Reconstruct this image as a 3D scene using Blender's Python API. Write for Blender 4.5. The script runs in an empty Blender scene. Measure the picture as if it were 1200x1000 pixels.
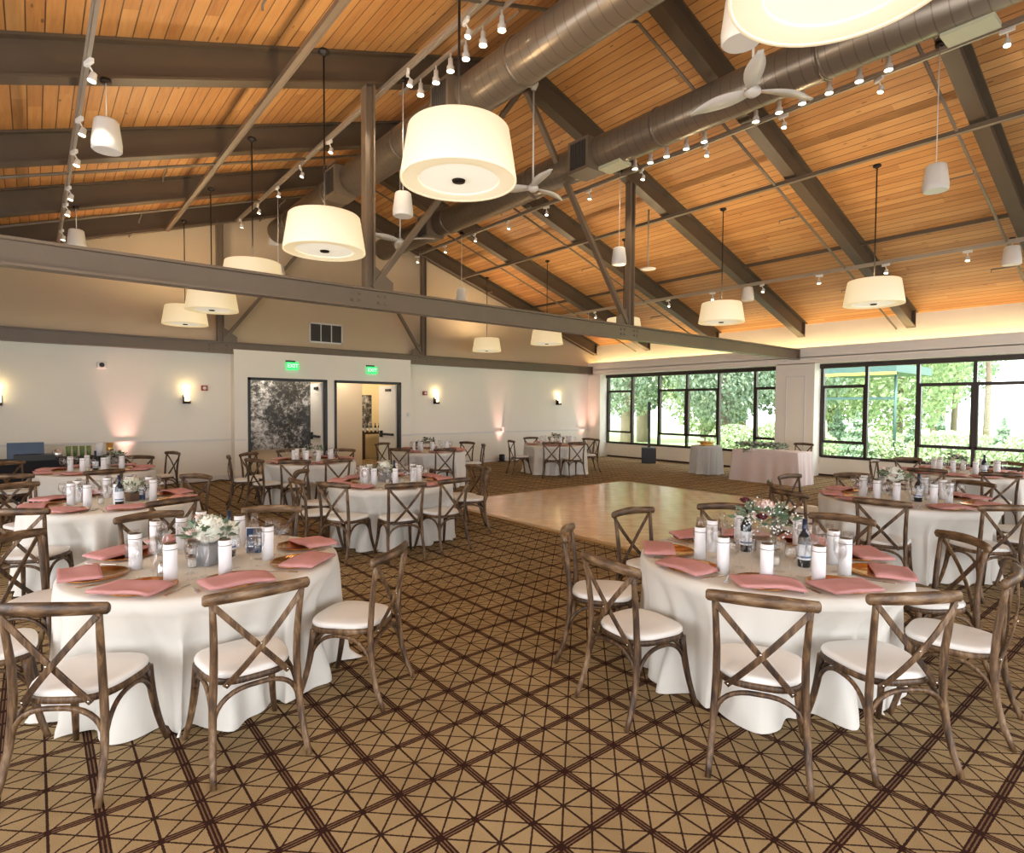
import bpy, math, random
from mathutils import Vector, Matrix
R_ = random.Random(7)
sc = bpy.context.scene
COL = sc.collection
PI = math.pi
H = 1.76
# ------------------------------------------------------------------ camera
YAW, PIT, ROL, FPX = 0.683625427, 0.0331612558, 0.00611560462, 688.377802
cF = Vector((math.sin(YAW)*math.cos(PIT), math.cos(YAW)*math.cos(PIT), -math.sin(PIT)))
cR = Vector((math.cos(YAW), -math.sin(YAW), 0)); cU = cR.cross(cF)
cX = cR*math.cos(ROL) + cU*math.sin(ROL); cY = cU*math.cos(ROL) - cR*math.sin(ROL)
cd = bpy.data.cameras.new('camera'); cam = bpy.data.objects.new('camera', cd); COL.objects.link(cam)
m = Matrix((cX, cY, -cF)).transposed().to_4x4(); m.translation = (0, 0, H); cam.matrix_world = m
cd.sensor_fit = 'HORIZONTAL'; cd.sensor_width = 36; cd.lens = FPX/1200*36; cd.clip_end = 500
sc.camera = cam
def ray(px, py):
    return cX*((px-600)/FPX) + cY*((500-py)/FPX) + cF
def zat(px, py, x, y):           # height at which a vertical line through (x, y) reads at row py
    r = ray(px, py); t = math.hypot(x, y)/math.hypot(r.x, r.y); return H + t*r.z
# ------------------------------------------------------------------ materials
def newmat(name):
    m = bpy.data.materials.new(name); m.use_nodes = True
    return m, m.node_tree, m.node_tree.nodes['Principled BSDF']
def N(nt, t, **k):
    n = nt.nodes.new(t)
    for a, b in k.items():
        if a == 'inp':
            for i, v in b.items(): n.inputs[i].default_value = v
        else: setattr(n, a, b)
    return n
def c4(c): return (c[0], c[1], c[2], 1)
def plain(name, col, rough=.6, metal=0, noise=0, nscale=8, stretch=None, emit=None, es=0, bump=0, bscale=60, sub=0, coat=0):
    m, nt, b = newmat(name); L = nt.links.new
    b.inputs['Roughness'].default_value = rough; b.inputs['Metallic'].default_value = metal
    b.inputs['Base Color'].default_value = c4(col)
    tc = N(nt, 'ShaderNodeTexCoord')
    if noise:
        mp = N(nt, 'ShaderNodeMapping'); L(tc.outputs['Object'], mp.inputs['Vector'])
        if stretch: mp.inputs['Scale'].default_value = stretch
        n = N(nt, 'ShaderNodeTexNoise', inp={'Scale': nscale, 'Detail': 4}); L(mp.outputs[0], n.inputs['Vector'])
        r = N(nt, 'ShaderNodeMix', data_type='RGBA')
        r.inputs[6].default_value = c4([x*(1-noise) for x in col]); r.inputs[7].default_value = c4([min(1, x*(1+noise)) for x in col])
        L(n.outputs['Fac'], r.inputs[0]); L(r.outputs[2], b.inputs['Base Color'])
    if bump:
        n2 = N(nt, 'ShaderNodeTexNoise', inp={'Scale': bscale, 'Detail': 3}); L(tc.outputs['Object'], n2.inputs['Vector'])
        bp = N(nt, 'ShaderNodeBump', inp={'Strength': bump, 'Distance': .01}); L(n2.outputs['Fac'], bp.inputs['Height']); L(bp.outputs[0], b.inputs['Normal'])
    if emit:
        b.inputs['Emission Color'].default_value = c4(emit); b.inputs['Emission Strength'].default_value = es
    if coat: b.inputs['Coat Weight'].default_value = coat
    return m
def mathn(nt, op, a, b=None, c=None):
    n = nt.nodes.new('ShaderNodeMath'); n.operation = op
    for i, v in enumerate((a, b, c)):
        if v is None: continue
        if isinstance(v, (int, float)): n.inputs[i].default_value = v
        else: nt.links.new(v, n.inputs[i])
    return n.outputs[0]
def mixc(nt, f, a, b):
    r = N(nt, 'ShaderNodeMix', data_type='RGBA')
    for i, v in ((0, f), (6, a), (7, b)):
        if isinstance(v, (tuple, list)): r.inputs[i].default_value = c4(v)
        elif isinstance(v, (int, float)): r.inputs[i].default_value = v
        else: nt.links.new(v, r.inputs[i])
    return r.outputs[2]
def ramp(nt, f, stops):
    r = N(nt, 'ShaderNodeValToRGB'); e = r.color_ramp.elements
    while len(e) < len(stops): e.new(.5)
    for i, (p, c) in enumerate(stops): e[i].position = p; e[i].color = c4(c)
    nt.links.new(f, r.inputs[0]); return r.outputs[0]
# ceiling planks, boards run along Y
def planks(name, w, cols, groove=(.05, .02, .008)):
    m, nt, b = newmat(name); L = nt.links.new
    g = N(nt, 'ShaderNodeNewGeometry'); s = N(nt, 'ShaderNodeSeparateXYZ'); L(g.outputs['Position'], s.inputs[0])
    u = mathn(nt, 'DIVIDE', s.outputs['X'], w)
    fl = mathn(nt, 'FLOOR', u); fr = mathn(nt, 'SUBTRACT', u, fl)
    wn = N(nt, 'ShaderNodeTexWhiteNoise', noise_dimensions='1D'); L(fl, wn.inputs['W'])
    # board ends every few metres, shifted per board
    v = mathn(nt, 'FLOOR', mathn(nt, 'ADD', mathn(nt, 'DIVIDE', s.outputs['Y'], 3.1), mathn(nt, 'MULTIPLY', wn.outputs['Value'], 7)))
    wn2 = N(nt, 'ShaderNodeTexWhiteNoise', noise_dimensions='2D')
    cb = N(nt, 'ShaderNodeCombineXYZ'); L(fl, cb.inputs[0]); L(v, cb.inputs[1]); L(cb.outputs[0], wn2.inputs['Vector'])
    cb2 = N(nt, 'ShaderNodeCombineXYZ'); L(mathn(nt, 'MULTIPLY', s.outputs['X'], 16), cb2.inputs[0]); L(mathn(nt, 'MULTIPLY', s.outputs['Y'], 1.1), cb2.inputs[1]); L(mathn(nt, 'MULTIPLY', wn2.outputs['Value'], 40), cb2.inputs[2])
    gr = N(nt, 'ShaderNodeTexNoise', inp={'Scale': 1.6, 'Detail': 6, 'Roughness': .6, 'Distortion': .6}); L(cb2.outputs[0], gr.inputs['Vector'])
    f = mathn(nt, 'ADD', mathn(nt, 'MULTIPLY', wn2.outputs['Value'], .34), mathn(nt, 'MULTIPLY', gr.outputs['Fac'], .66))
    col = ramp(nt, f, [(.15, cols[0]), (.5, cols[1]), (.85, cols[2])])
    # knots
    cb3 = N(nt, 'ShaderNodeCombineXYZ'); L(mathn(nt, 'MULTIPLY', s.outputs['X'], 7), cb3.inputs[0]); L(mathn(nt, 'MULTIPLY', s.outputs['Y'], 2.2), cb3.inputs[1])
    vo = N(nt, 'ShaderNodeTexVoronoi', inp={'Scale': 1.0}); L(cb3.outputs[0], vo.inputs['Vector'])
    kn = mathn(nt, 'LESS_THAN', vo.outputs['Distance'], .09)
    col = mixc(nt, mathn(nt, 'MULTIPLY', kn, .65), col, (.10, .04, .015))
    ed = mathn(nt, 'LESS_THAN', mathn(nt, 'MINIMUM', fr, mathn(nt, 'SUBTRACT', 1, fr)), .042)
    col = mixc(nt, mathn(nt, 'MULTIPLY', ed, .85), col, groove)
    L(col, b.inputs['Base Color']); b.inputs['Roughness'].default_value = .55
    bp = N(nt, 'ShaderNodeBump', inp={'Strength': .5, 'Distance': .01}); L(mathn(nt, 'SUBTRACT', 1, ed), bp.inputs['Height']); L(bp.outputs[0], b.inputs['Normal'])
    return m
# carpet: square grid of triple lines, single half lines and both diagonals
def carpet():
    m, nt, b = newmat('patterned_carpet'); L = nt.links.new
    g = N(nt, 'ShaderNodeNewGeometry'); s = N(nt, 'ShaderNodeSeparateXYZ')
    dn = N(nt, 'ShaderNodeTexNoise', inp={'Scale': 160, 'Detail': 1}); L(g.outputs['Position'], dn.inputs['Vector'])
    vm = N(nt, 'ShaderNodeVectorMath', operation='MULTIPLY_ADD'); L(dn.outputs['Color'], vm.inputs[0]); vm.inputs[1].default_value = (.006, .006, 0); L(g.outputs['Position'], vm.inputs[2])
    L(vm.outputs[0], s.inputs[0])
    PX, PY = .354, .3435
    u = mathn(nt, 'DIVIDE', mathn(nt, 'SUBTRACT', s.outputs['X'], 1.613), PX)
    v = mathn(nt, 'DIVIDE', mathn(nt, 'SUBTRACT', s.outputs['Y'], 1.993), PY)
    def dist(w, per):       # distance to the nearest multiple of per
        a = mathn(nt, 'DIVIDE', w, per); fr = mathn(nt, 'FRACT', a)
        return mathn(nt, 'MULTIPLY', mathn(nt, 'MINIMUM', fr, mathn(nt, 'SUBTRACT', 1, fr)), per)
    lines = []
    for w in (u, v):
        d = dist(w, 1.0)
        lines.append(mathn(nt, 'LESS_THAN', d, .013))
        lines.append(mathn(nt, 'COMPARE', d, .043, .013))
        lines.append(mathn(nt, 'LESS_THAN', mathn(nt, 'ABSOLUTE', mathn(nt, 'SUBTRACT', d, .5)), .0155))
    for w in (mathn(nt, 'ADD', u, v), mathn(nt, 'SUBTRACT', u, v)):
        lines.append(mathn(nt, 'LESS_THAN', dist(w, .5), .0175))
    acc = lines[0]
    for l in lines[1:]: acc = mathn(nt, 'MAXIMUM', acc, l)
    band = mathn(nt, 'MAXIMUM', mathn(nt, 'LESS_THAN', dist(u, 1.0), .056), mathn(nt, 'LESS_THAN', dist(v, 1.0), .056))
    n1 = N(nt, 'ShaderNodeTexNoise', inp={'Scale': 260, 'Detail': 2}); L(g.outputs['Position'], n1.inputs['Vector'])
    n2 = N(nt, 'ShaderNodeTexNoise', inp={'Scale': 2.3, 'Detail': 3}); L(g.outputs['Position'], n2.inputs['Vector'])
    f = mathn(nt, 'ADD', mathn(nt, 'MULTIPLY', n1.outputs['Fac'], .6), mathn(nt, 'MULTIPLY', n2.outputs['Fac'], .4))
    base = ramp(nt, f, [(.3, (.205, .137, .066)), (.7, (.43, .310, .162))])
    base = mixc(nt, mathn(nt, 'MULTIPLY', band, .75), base, (.12, .055, .03))
    col = mixc(nt, mathn(nt, 'MULTIPLY', acc, .97), base, (.028, .009, .006))
    L(col, b.inputs['Base Color']); b.inputs['Roughness'].default_value = .95
    b.inputs['Specular IOR Level'].default_value = .1
    bp = N(nt, 'ShaderNodeBump', inp={'Strength': .35, 'Distance': .006}); L(n1.outputs['Fac'], bp.inputs['Height']); L(bp.outputs[0], b.inputs['Normal'])
    return m
def parquet():
    m, nt, b = newmat('parquet'); L = nt.links.new
    g = N(nt, 'ShaderNodeNewGeometry'); s = N(nt, 'ShaderNodeSeparateXYZ'); L(g.outputs['Position'], s.inputs[0])
    S = .16
    u = mathn(nt, 'DIVIDE', s.outputs['X'], S); v = mathn(nt, 'DIVIDE', s.outputs['Y'], S)
    fu, fv = mathn(nt, 'FLOOR', u), mathn(nt, 'FLOOR', v)
    cb = N(nt, 'ShaderNodeCombineXYZ'); L(fu, cb.inputs[0]); L(fv, cb.inputs[1])
    wn = N(nt, 'ShaderNodeTexWhiteNoise', noise_dimensions='2D'); L(cb.outputs[0], wn.inputs['Vector'])
    chk = mathn(nt, 'MODULO', mathn(nt, 'ADD', mathn(nt, 'ADD', fu, fv), 1000), 2)
    f = mathn(nt, 'ADD', mathn(nt, 'MULTIPLY', wn.outputs['Value'], .6), mathn(nt, 'MULTIPLY', chk, .35))
    col = ramp(nt, f, [(.1, (.62, .36, .15)), (.5, (.71, .43, .20)), (.95, (.77, .50, .25))])
    def e(w):
        fr = mathn(nt, 'FRACT', w); return mathn(nt, 'LESS_THAN', mathn(nt, 'MINIMUM', fr, mathn(nt, 'SUBTRACT', 1, fr)), .02)
    col = mixc(nt, mathn(nt, 'MULTIPLY', mathn(nt, 'MAXIMUM', e(u), e(v)), .25), col, (.2, .09, .03))
    L(col, b.inputs['Base Color']); b.inputs['Roughness'].default_value = .24; b.inputs['Coat Weight'].default_value = .3; b.inputs['Coat Roughness'].default_value = .12
    return m
def chairwood(sc3=(30, 30, 5)):
    m, nt, b = newmat('weathered_oak'); L = nt.links.new
    tc = N(nt, 'ShaderNodeTexCoord'); oi = N(nt, 'ShaderNodeObjectInfo')
    mp = N(nt, 'ShaderNodeMapping'); mp.inputs['Scale'].default_value = sc3; L(tc.outputs['Object'], mp.inputs['Vector'])
    n = N(nt, 'ShaderNodeTexNoise', inp={'Scale': 1.4, 'Detail': 6, 'Roughness': .65, 'Distortion': .5}); L(mp.outputs[0], n.inputs['Vector'])
    n2 = N(nt, 'ShaderNodeTexNoise', inp={'Scale': 7, 'Detail': 3}); L(tc.outputs['Object'], n2.inputs['Vector'])
    f = mathn(nt, 'ADD', mathn(nt, 'MULTIPLY', n.outputs['Fac'], .65), mathn(nt, 'MULTIPLY', n2.outputs['Fac'], .35))
    f = mathn(nt, 'ADD', f, mathn(nt, 'MULTIPLY', mathn(nt, 'SUBTRACT', oi.outputs['Random'], .5), .08))
    col = ramp(nt, f, [(.37, (.018, .008, .004)), (.47, (.062, .031, .013)), (.57, (.145, .080, .035)), (.71, (.29, .20, .12))])
    L(col, b.inputs['Base Color']); b.inputs['Roughness'].default_value = .48
    bp = N(nt, 'ShaderNodeBump', inp={'Strength': .25, 'Distance': .003}); L(n.outputs['Fac'], bp.inputs['Height']); L(bp.outputs[0], b.inputs['Normal'])
    return m
def glassmat(name, tint=(1, 1, 1), base=.03, edge=.22):
    m, nt, b = newmat(name); L = nt.links.new; nt.nodes.remove(b)
    out = nt.nodes['Material Output']
    t = N(nt, 'ShaderNodeBsdfTransparent'); t.inputs[0].default_value = c4(tint)
    gl = N(nt, 'ShaderNodeBsdfGlossy', inp={'Roughness': .03}); lw = N(nt, 'ShaderNodeLayerWeight', inp={'Blend': .35})
    f = mathn(nt, 'ADD', mathn(nt, 'MULTIPLY', lw.outputs['Fresnel'], edge), base)
    mx = N(nt, 'ShaderNodeMixShader'); L(f, mx.inputs[0]); L(t.outputs[0], mx.inputs[1]); L(gl.outputs[0], mx.inputs[2]); L(mx.outputs[0], out.inputs[0])
    return m
def leafmat(name, a, b_):
    m, nt, b = newmat(name); L = nt.links.new
    g = N(nt, 'ShaderNodeNewGeometry')
    L(ramp(nt, g.outputs['Random Per Island'], [(0, a), (1, b_)]), b.inputs['Base Color'])
    b.inputs['Roughness'].default_value = .6
    out = nt.nodes['Material Output']; tr = N(nt, 'ShaderNodeBsdfTranslucent'); L(ramp(nt, g.outputs['Random Per Island'], [(0, a), (1, b_)]), tr.inputs[0])
    mx = N(nt, 'ShaderNodeMixShader', inp={0: .35}); L(b.outputs[0], mx.inputs[1]); L(tr.outputs[0], mx.inputs[2]); L(mx.outputs[0], out.inputs[0])
    return m
def muralmat():
    m, nt, b = newmat('tree_photograph'); L = nt.links.new
    tc = N(nt, 'ShaderNodeTexCoord')
    n = N(nt, 'ShaderNodeTexNoise', inp={'Scale': 8, 'Detail': 10, 'Roughness': .8, 'Distortion': .35}); L(tc.outputs['Object'], n.inputs['Vector'])
    v = N(nt, 'ShaderNodeTexVoronoi', feature='DISTANCE_TO_EDGE', inp={'Scale': 2.3}); L(n.outputs['Color'], v.inputs['Vector'])
    n3 = N(nt, 'ShaderNodeTexNoise', inp={'Scale': 1.7, 'Detail': 2}); L(tc.outputs['Object'], n3.inputs['Vector'])
    f = mathn(nt, 'ADD', mathn(nt, 'MULTIPLY', n.outputs['Fac'], .75), mathn(nt, 'MULTIPLY', n3.outputs['Fac'], .35))
    L(ramp(nt, f, [(.47, (.008, .007, .006)), (.535, (.04, .036, .03)), (.585, (.25, .24, .24)), (.66, (.60, .58, .60))]), b.inputs['Base Color'])
    b.inputs['Roughness'].default_value = .4
    return m
def greywood():
    return plain('x', (.2, .2, .2))
M = dict(
 carpet=carpet(), parquet=parquet(), wood=chairwood(), railwood=chairwood((4, 34, 34)),
 ceil=planks('ceiling_planks', .142, [(.34, .140, .040), (.53, .255, .080), (.66, .365, .135)]),
 steel=plain('taupe_steel', (.165, .120, .080), .42, 0, .12, 3),
 steel_in=plain('dark_taupe_steel', (.088, .060, .036), .5, 0, .12, 3),
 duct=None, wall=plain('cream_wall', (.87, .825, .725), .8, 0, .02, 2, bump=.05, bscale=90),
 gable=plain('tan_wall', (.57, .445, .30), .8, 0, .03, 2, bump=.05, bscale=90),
 hall=plain('hall_wall', (.68, .57, .43), .8), hally=plain('hall_yellow', (.76, .62, .38), .8),
 trim=plain('white_trim', (.74, .72, .69), .5), frame=plain('bronze_frame', (.045, .032, .026), .4, .3),
 black=plain('black_plastic', (.012, .012, .014), .4), blackcloth=plain('black_cloth', (.010, .011, .016), .85, bump=.1),
 dkmetal=plain('dark_bronze_metal', (.03, .022, .018), .4, .6), white=plain('white_plastic', (.78, .76, .72), .35),
 whitemetal=plain('white_enamel', (.70, .68, .64), .3), track=plain('satin_track', (.42, .36, .29), .35, .5),
 cloth=None, cushion=plain('ivory_cushion', (.76, .74, .71), .75, 0, .03, 5, bump=.08, bscale=200),
 pink=plain('blush_napkin', (.56, .27, .265), .8, 0, .08, 14, bump=.2, bscale=60), blush=plain('blush_cloth', (.70, .60, .58), .85, 0, .03, 6),
 greycloth=plain('grey_cloth', (.52, .53, .52), .85, 0, .04, 6),
 copper=plain('copper_charger', (.66, .31, .09), .16, 1, .3, 6), silver=plain('silver', (.75, .74, .72), .2, 1),
 canister=plain('white_paper', (.80, .80, .82), .55, 0, .02, 20), foil=plain('rim_band', (.11, .085, .06), .4, .4),
 vase=plain('grey_cement_vase', (.27, .27, .28), .7, 0, .2, 12), darkvase=plain('dark_wood_vase', (.12, .07, .04), .6),
 bottle=plain('dark_bottle_glass', (.010, .014, .022), .1, coat=.6), label=plain('bottle_label', (.70, .74, .80), .6), labelb=plain('label_blue_band', (.06, .13, .25), .6),
 foilcap=plain('bottle_capsule', (.015, .02, .045), .3, .3), navy=plain('navy_card', (.015, .055, .14), .6), wax=plain('candle_white', (.85, .83, .78), .5),
 glass=glassmat('clear_glass'), pane=glassmat('window_glass', (.97, 1, .99), .01, .12),
 hyd=plain('hydrangea_petals', (.82, .82, .72), .7), rose=plain('pale_rose', (.80, .62, .55), .7), burg=plain('burgundy_bloom', (.10, .012, .02), .7),
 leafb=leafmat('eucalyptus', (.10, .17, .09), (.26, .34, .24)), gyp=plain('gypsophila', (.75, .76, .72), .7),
 green1=leafmat('hazed_foliage', (.26, .36, .20), (.62, .70, .46)), green2=leafmat('dark_foliage', (.14, .22, .15), (.42, .50, .38)),  # leaf colours, fir included, are paled to imitate window haze and overexposure
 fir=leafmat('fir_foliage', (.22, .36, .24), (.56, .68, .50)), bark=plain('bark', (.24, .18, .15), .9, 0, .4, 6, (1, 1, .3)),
 grass=plain('lawn', (.36, .48, .20), .9, 0, .3, 1.5), hills=plain('far_hill', (.35, .42, .40), .9, 0, .2, .2), patio=plain('patio_green', (.05, .11, .10), .6), yellow=plain('yellow_board', (.8, .55, .08), .6),
 exitg=plain('exit_green', (.02, .30, .07), .5, emit=(.04, .75, .18), es=.9), exitw=plain('exit_letters', (.6, .9, .6), .5, emit=(.7, 1, .7), es=1.0),
 red=plain('alarm_red', (.30, .03, .02), .4), mural=muralmat(), gold=plain('gold_stand', (.70, .43, .13), .28, .8),
 goldtrim=plain('floor_edge_gold', (.42, .23, .07), .3, .3), greenglass=plain('green_tumblers', (.16, .25, .08), .2), darkwood=plain('dark_console', (.035, .012, .008), .65),
 sconce=plain('sconce_glass', (.9, .8, .6), .4, emit=(1, .80, .42), es=3), strip=plain('cove_lamp', (1, .9, .6), .5, emit=(1, .77, .42), es=10),
 bulb=plain('spot_bulb', (1, .9, .7), .3, emit=(1, .84, .58), es=14), disc=plain('pendant_diffuser', (.9, .86, .76), .5, emit=(1, .90, .66), es=.34),
 shade=plain('linen_shade', (.80, .76, .66), .8, 0, .03, 60, emit=(1, .74, .34), es=.34),
 cable=plain('black_cable', (.02, .02, .02), .5), tank=plain('silver_urn', (.7, .7, .7), .25, .9), screen=plain('screen_blue', (.03, .07, .14), .25),
 grille=plain('grille_dark', (.05, .042, .035), .6), pad=plain('green_cream_panel', (.52, .52, .36), .6), grey=plain('grey_pole', (.36, .33, .30), .4, .4), asph=plain('stone_terrace', (.62, .60, .56), .9, 0, .1, 1))
def ductmat():
    m, nt, b = newmat('spiral_duct'); L = nt.links.new
    g = N(nt, 'ShaderNodeTexCoord'); s = N(nt, 'ShaderNodeSeparateXYZ'); L(g.outputs['Object'], s.inputs[0])
    fr = mathn(nt, 'FRACT', mathn(nt, 'MULTIPLY', s.outputs['Y'], 7))
    e = mathn(nt, 'LESS_THAN', fr, .07)
    L(mixc(nt, e, (.215, .170, .125), (.14, .105, .075)), b.inputs['Base Color'])
    b.inputs['Roughness'].default_value = .3; b.inputs['Metallic'].default_value = .45
    bp = N(nt, 'ShaderNodeBump', inp={'Strength': .5, 'Distance': .01}); L(e, bp.inputs['Height']); L(bp.outputs[0], b.inputs['Normal'])
    return m
M['duct'] = ductmat()
M['cloth'] = plain('ivory_tablecloth', (.69, .665, .61), .85, 0, .02, 5, bump=.06, bscale=150)
# ------------------------------------------------------------------ mesh builder
class MB:
    def __init__(s): s.v = []; s.f = []; s.sm = []
    def add(s, vs, fs, smooth=False):
        o = len(s.v); s.v += [tuple(v) for v in vs]
        for f in fs: s.f.append(tuple(i+o for i in f)); s.sm.append(smooth)
        return s
    def box(s, x0, x1, y0, y1, z0, z1):
        return s.add([(x, y, z) for z in (z0, z1) for y in (y0, y1) for x in (x0, x1)],
            [(0, 2, 3, 1), (4, 5, 7, 6), (0, 1, 5, 4), (2, 6, 7, 3), (0, 4, 6, 2), (1, 3, 7, 5)])
    def bar(s, a, b, w, h, up=(0, 0, 1)):      # a square bar from a to b
        a, b = Vector(a), Vector(b); d = (b-a).normalized(); up = Vector(up)
        x = d.cross(up).normalized(); y = x.cross(d)
        vs = [p + x*i*w/2 + y*j*h/2 for p in (a, b) for i, j in ((-1, -1), (1, -1), (1, 1), (-1, 1))]
        return s.add(vs, [(0, 1, 2, 3), (7, 6, 5, 4), (0, 4, 5, 1), (1, 5, 6, 2), (2, 6, 7, 3), (3, 7, 4, 0)])
    def tube(s, pts, r, n=8, cap=True, flat=None, up=(0, 0, 1)):
        pts = [Vector(p) for p in pts]; k = len(pts)
        if isinstance(r, (int, float)): r = [r]*k
        vs = []; prev = None
        for i, p in enumerate(pts):
            d = (pts[min(i+1, k-1)]-pts[max(i-1, 0)]).normalized()
            if prev is None:
                u = Vector(up); u = u if abs(u.dot(d)) < .95 else Vector((1, 0, 0)); x = d.cross(u).normalized()
            else: x = (prev - d*prev.dot(d)).normalized()
            prev = x; y = x.cross(d)
            for j in range(n):
                a = 2*PI*j/n; fx, fy = (flat or (1, 1)); vs.append(p + x*math.cos(a)*r[i]*fx + y*math.sin(a)*r[i]*fy)
        fs = [(i*n+j, i*n+(j+1) % n, (i+1)*n+(j+1) % n, (i+1)*n+j) for i in range(k-1) for j in range(n)]
        if cap: fs += [tuple(range(n))[::-1], tuple(range((k-1)*n, k*n))]
        return s.add(vs, fs, True)
    def lathe(s, prof, n=24, c=(0, 0, 0), cap0=False, cap1=False):
        vs = [(c[0]+r*math.cos(2*PI*j/n), c[1]+r*math.sin(2*PI*j/n), c[2]+z) for r, z in prof for j in range(n)]
        fs = [(i*n+j, i*n+(j+1) % n, (i+1)*n+(j+1) % n, (i+1)*n+j) for i in range(len(prof)-1) for j in range(n)]
        if cap0: fs.append(tuple(range(n))[::-1])
        if cap1: fs.append(tuple(range((len(prof)-1)*n, len(prof)*n)))
        return s.add(vs, fs, True)
    def sphere(s, c, r, n=8, sq=(1, 1, 1)):
        prof = [(math.sin(PI*i/n), -math.cos(PI*i/n)) for i in range(n+1)]
        vs = [(c[0]+r*sq[0]*max(a, 1e-4)*math.cos(2*PI*j/(n+2)), c[1]+r*sq[1]*max(a, 1e-4)*math.sin(2*PI*j/(n+2)), c[2]+r*sq[2]*z) for a, z in prof for j in range(n+2)]
        q = n+2
        return s.add(vs, [(i*q+j, i*q+(j+1) % q, (i+1)*q+(j+1) % q, (i+1)*q+j) for i in range(n) for j in range(q)], True)
    def build(s, name, mat, parent=None, bevel=0, loc=None, rot=None):
        me = bpy.data.meshes.new(name); me.from_pydata(s.v, [], s.f); me.update()
        for p, q in zip(me.polygons, s.sm): p.use_smooth = q
        me.materials.append(mat); o = bpy.data.objects.new(name, me); COL.objects.link(o)
        if parent: o.parent = parent
        if bevel:
            b = o.modifiers.new('bevel', 'BEVEL'); b.width = bevel; b.segments = 2; b.limit_method = 'ANGLE'
        if loc: o.location = loc
        if rot: o.rotation_euler = rot
        return o
def tag(o, label=None, cat=None, group=None, kind=None):
    if label: o['label'] = label
    if cat: o['category'] = cat
    if group: o['group'] = group
    if kind: o['kind'] = kind
    return o
def empty(name, loc=(0, 0, 0), rz=0):
    o = bpy.data.objects.new(name, None); o.empty_display_size = .1; o.location = loc; o.rotation_euler = (0, 0, rz); COL.objects.link(o); return o
KIDS = {}
def copy_tree(o, parent=None):
    c = o.copy(); COL.objects.link(c)
    if parent: c.parent = parent
    kids = KIDS.get(o.name)
    if kids is None: kids = KIDS[o.name] = list(o.children)
    for k in kids: copy_tree(k, c)
    return c
USED = set()
def inst(proto, loc, rz, label, cat, group):
    if proto.name not in USED: USED.add(proto.name); KIDS[proto.name] = list(proto.children); o = proto
    else: o = copy_tree(proto)
    o.location = loc; o.rotation_euler = (0, 0, rz); tag(o, label, cat, group); return o
def struct(name, mb, mat, parent=None, **k):
    o = mb.build(name, mat, parent, **k)
    if not parent: o['kind'] = 'structure'
    return o
# ------------------------------------------------------------------ shell
XL, XF, XW, YB, YN, XM = -3.75, 15.75, 16.15, 14.95, -3.2, 6.2
ZR, SL, DEP = 6.87, .328, .42            # rafter underside at the ridge, pitch, rafter depth
def zb(x): return ZR - SL*abs(x-XM)
def zc(x): return zb(x) + DEP
struct('floor', MB().box(XL-.3, XW+.2, YN-.3, 19.5, -.1, 0), M['carpet'])
for s in (1, -1):
    xe = XM + s*(XW-XM+.25); a, b = (XM, xe) if s > 0 else (xe, XM)
    mb = MB().add([(a, YN-.2, zc(a)), (b, YN-.2, zc(b)), (b, YB+.2, zc(b)), (a, YB+.2, zc(a)), (a, YN-.2, zc(a)+.12), (b, YN-.2, zc(b)+.12), (b, YB+.2, zc(b)+.12), (a, YB+.2, zc(a)+.12)],
        [(0, 3, 2, 1), (4, 5, 6, 7), (0, 1, 5, 4), (1, 2, 6, 5), (2, 3, 7, 6), (3, 0, 4, 7)])
    struct('ceiling', mb, M['ceil'])
# back wall: lower cream band with two openings, gable above
D1, D2, DT = (3.92, 5.83), (6.03, 7.94), 2.42
ZT = 3.06
YC = 14.66                                # face of the projecting middle section
CL, CR = 3.62, 8.25
struct('wall_back', MB().box(XL, CL, YB, YB+.15, 0, ZT).box(CR, XW+.1, YB, YB+.15, 0, ZT), M['wall'])
w = MB().box(CL, D1[0], YC, YB+.15, 0, ZT).box(D1[1], D2[0], YC, YB+.15, 0, ZT).box(D2[1], CR, YC, YB+.15, 0, ZT).box(D1[0], D1[1], YC, YB+.15, DT, ZT).box(D2[0], D2[1], YC, YB+.15, DT, ZT)
struct('wall_back', w, M['wall'])
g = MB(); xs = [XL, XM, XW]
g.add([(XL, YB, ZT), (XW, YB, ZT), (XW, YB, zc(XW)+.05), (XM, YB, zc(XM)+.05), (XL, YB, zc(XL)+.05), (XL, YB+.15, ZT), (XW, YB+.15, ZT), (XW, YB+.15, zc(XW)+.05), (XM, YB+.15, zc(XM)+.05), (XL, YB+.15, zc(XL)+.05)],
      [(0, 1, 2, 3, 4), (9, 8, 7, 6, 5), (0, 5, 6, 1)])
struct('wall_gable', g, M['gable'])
# corridor behind the openings
struct('wall_corridor', MB().box(2.6, 7.55, 16.3, 16.4, 0, 3.0).box(2.5, 2.6, YB+.15, 16.4, 0, 3).box(9.9, 10.0, YB+.15, 18.6, 0, 3), M['hall'])
struct('wall_lobby', MB().box(7.45, 10.0, 18.5, 18.6, 0, 3.0).box(7.45, 7.55, 16.4, 18.6, 0, 3), M['hally'])
struct('ceiling_corridor', MB().box(2.5, 10, YB+.1, 18.6, 3.0, 3.1), M['wall'])
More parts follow.
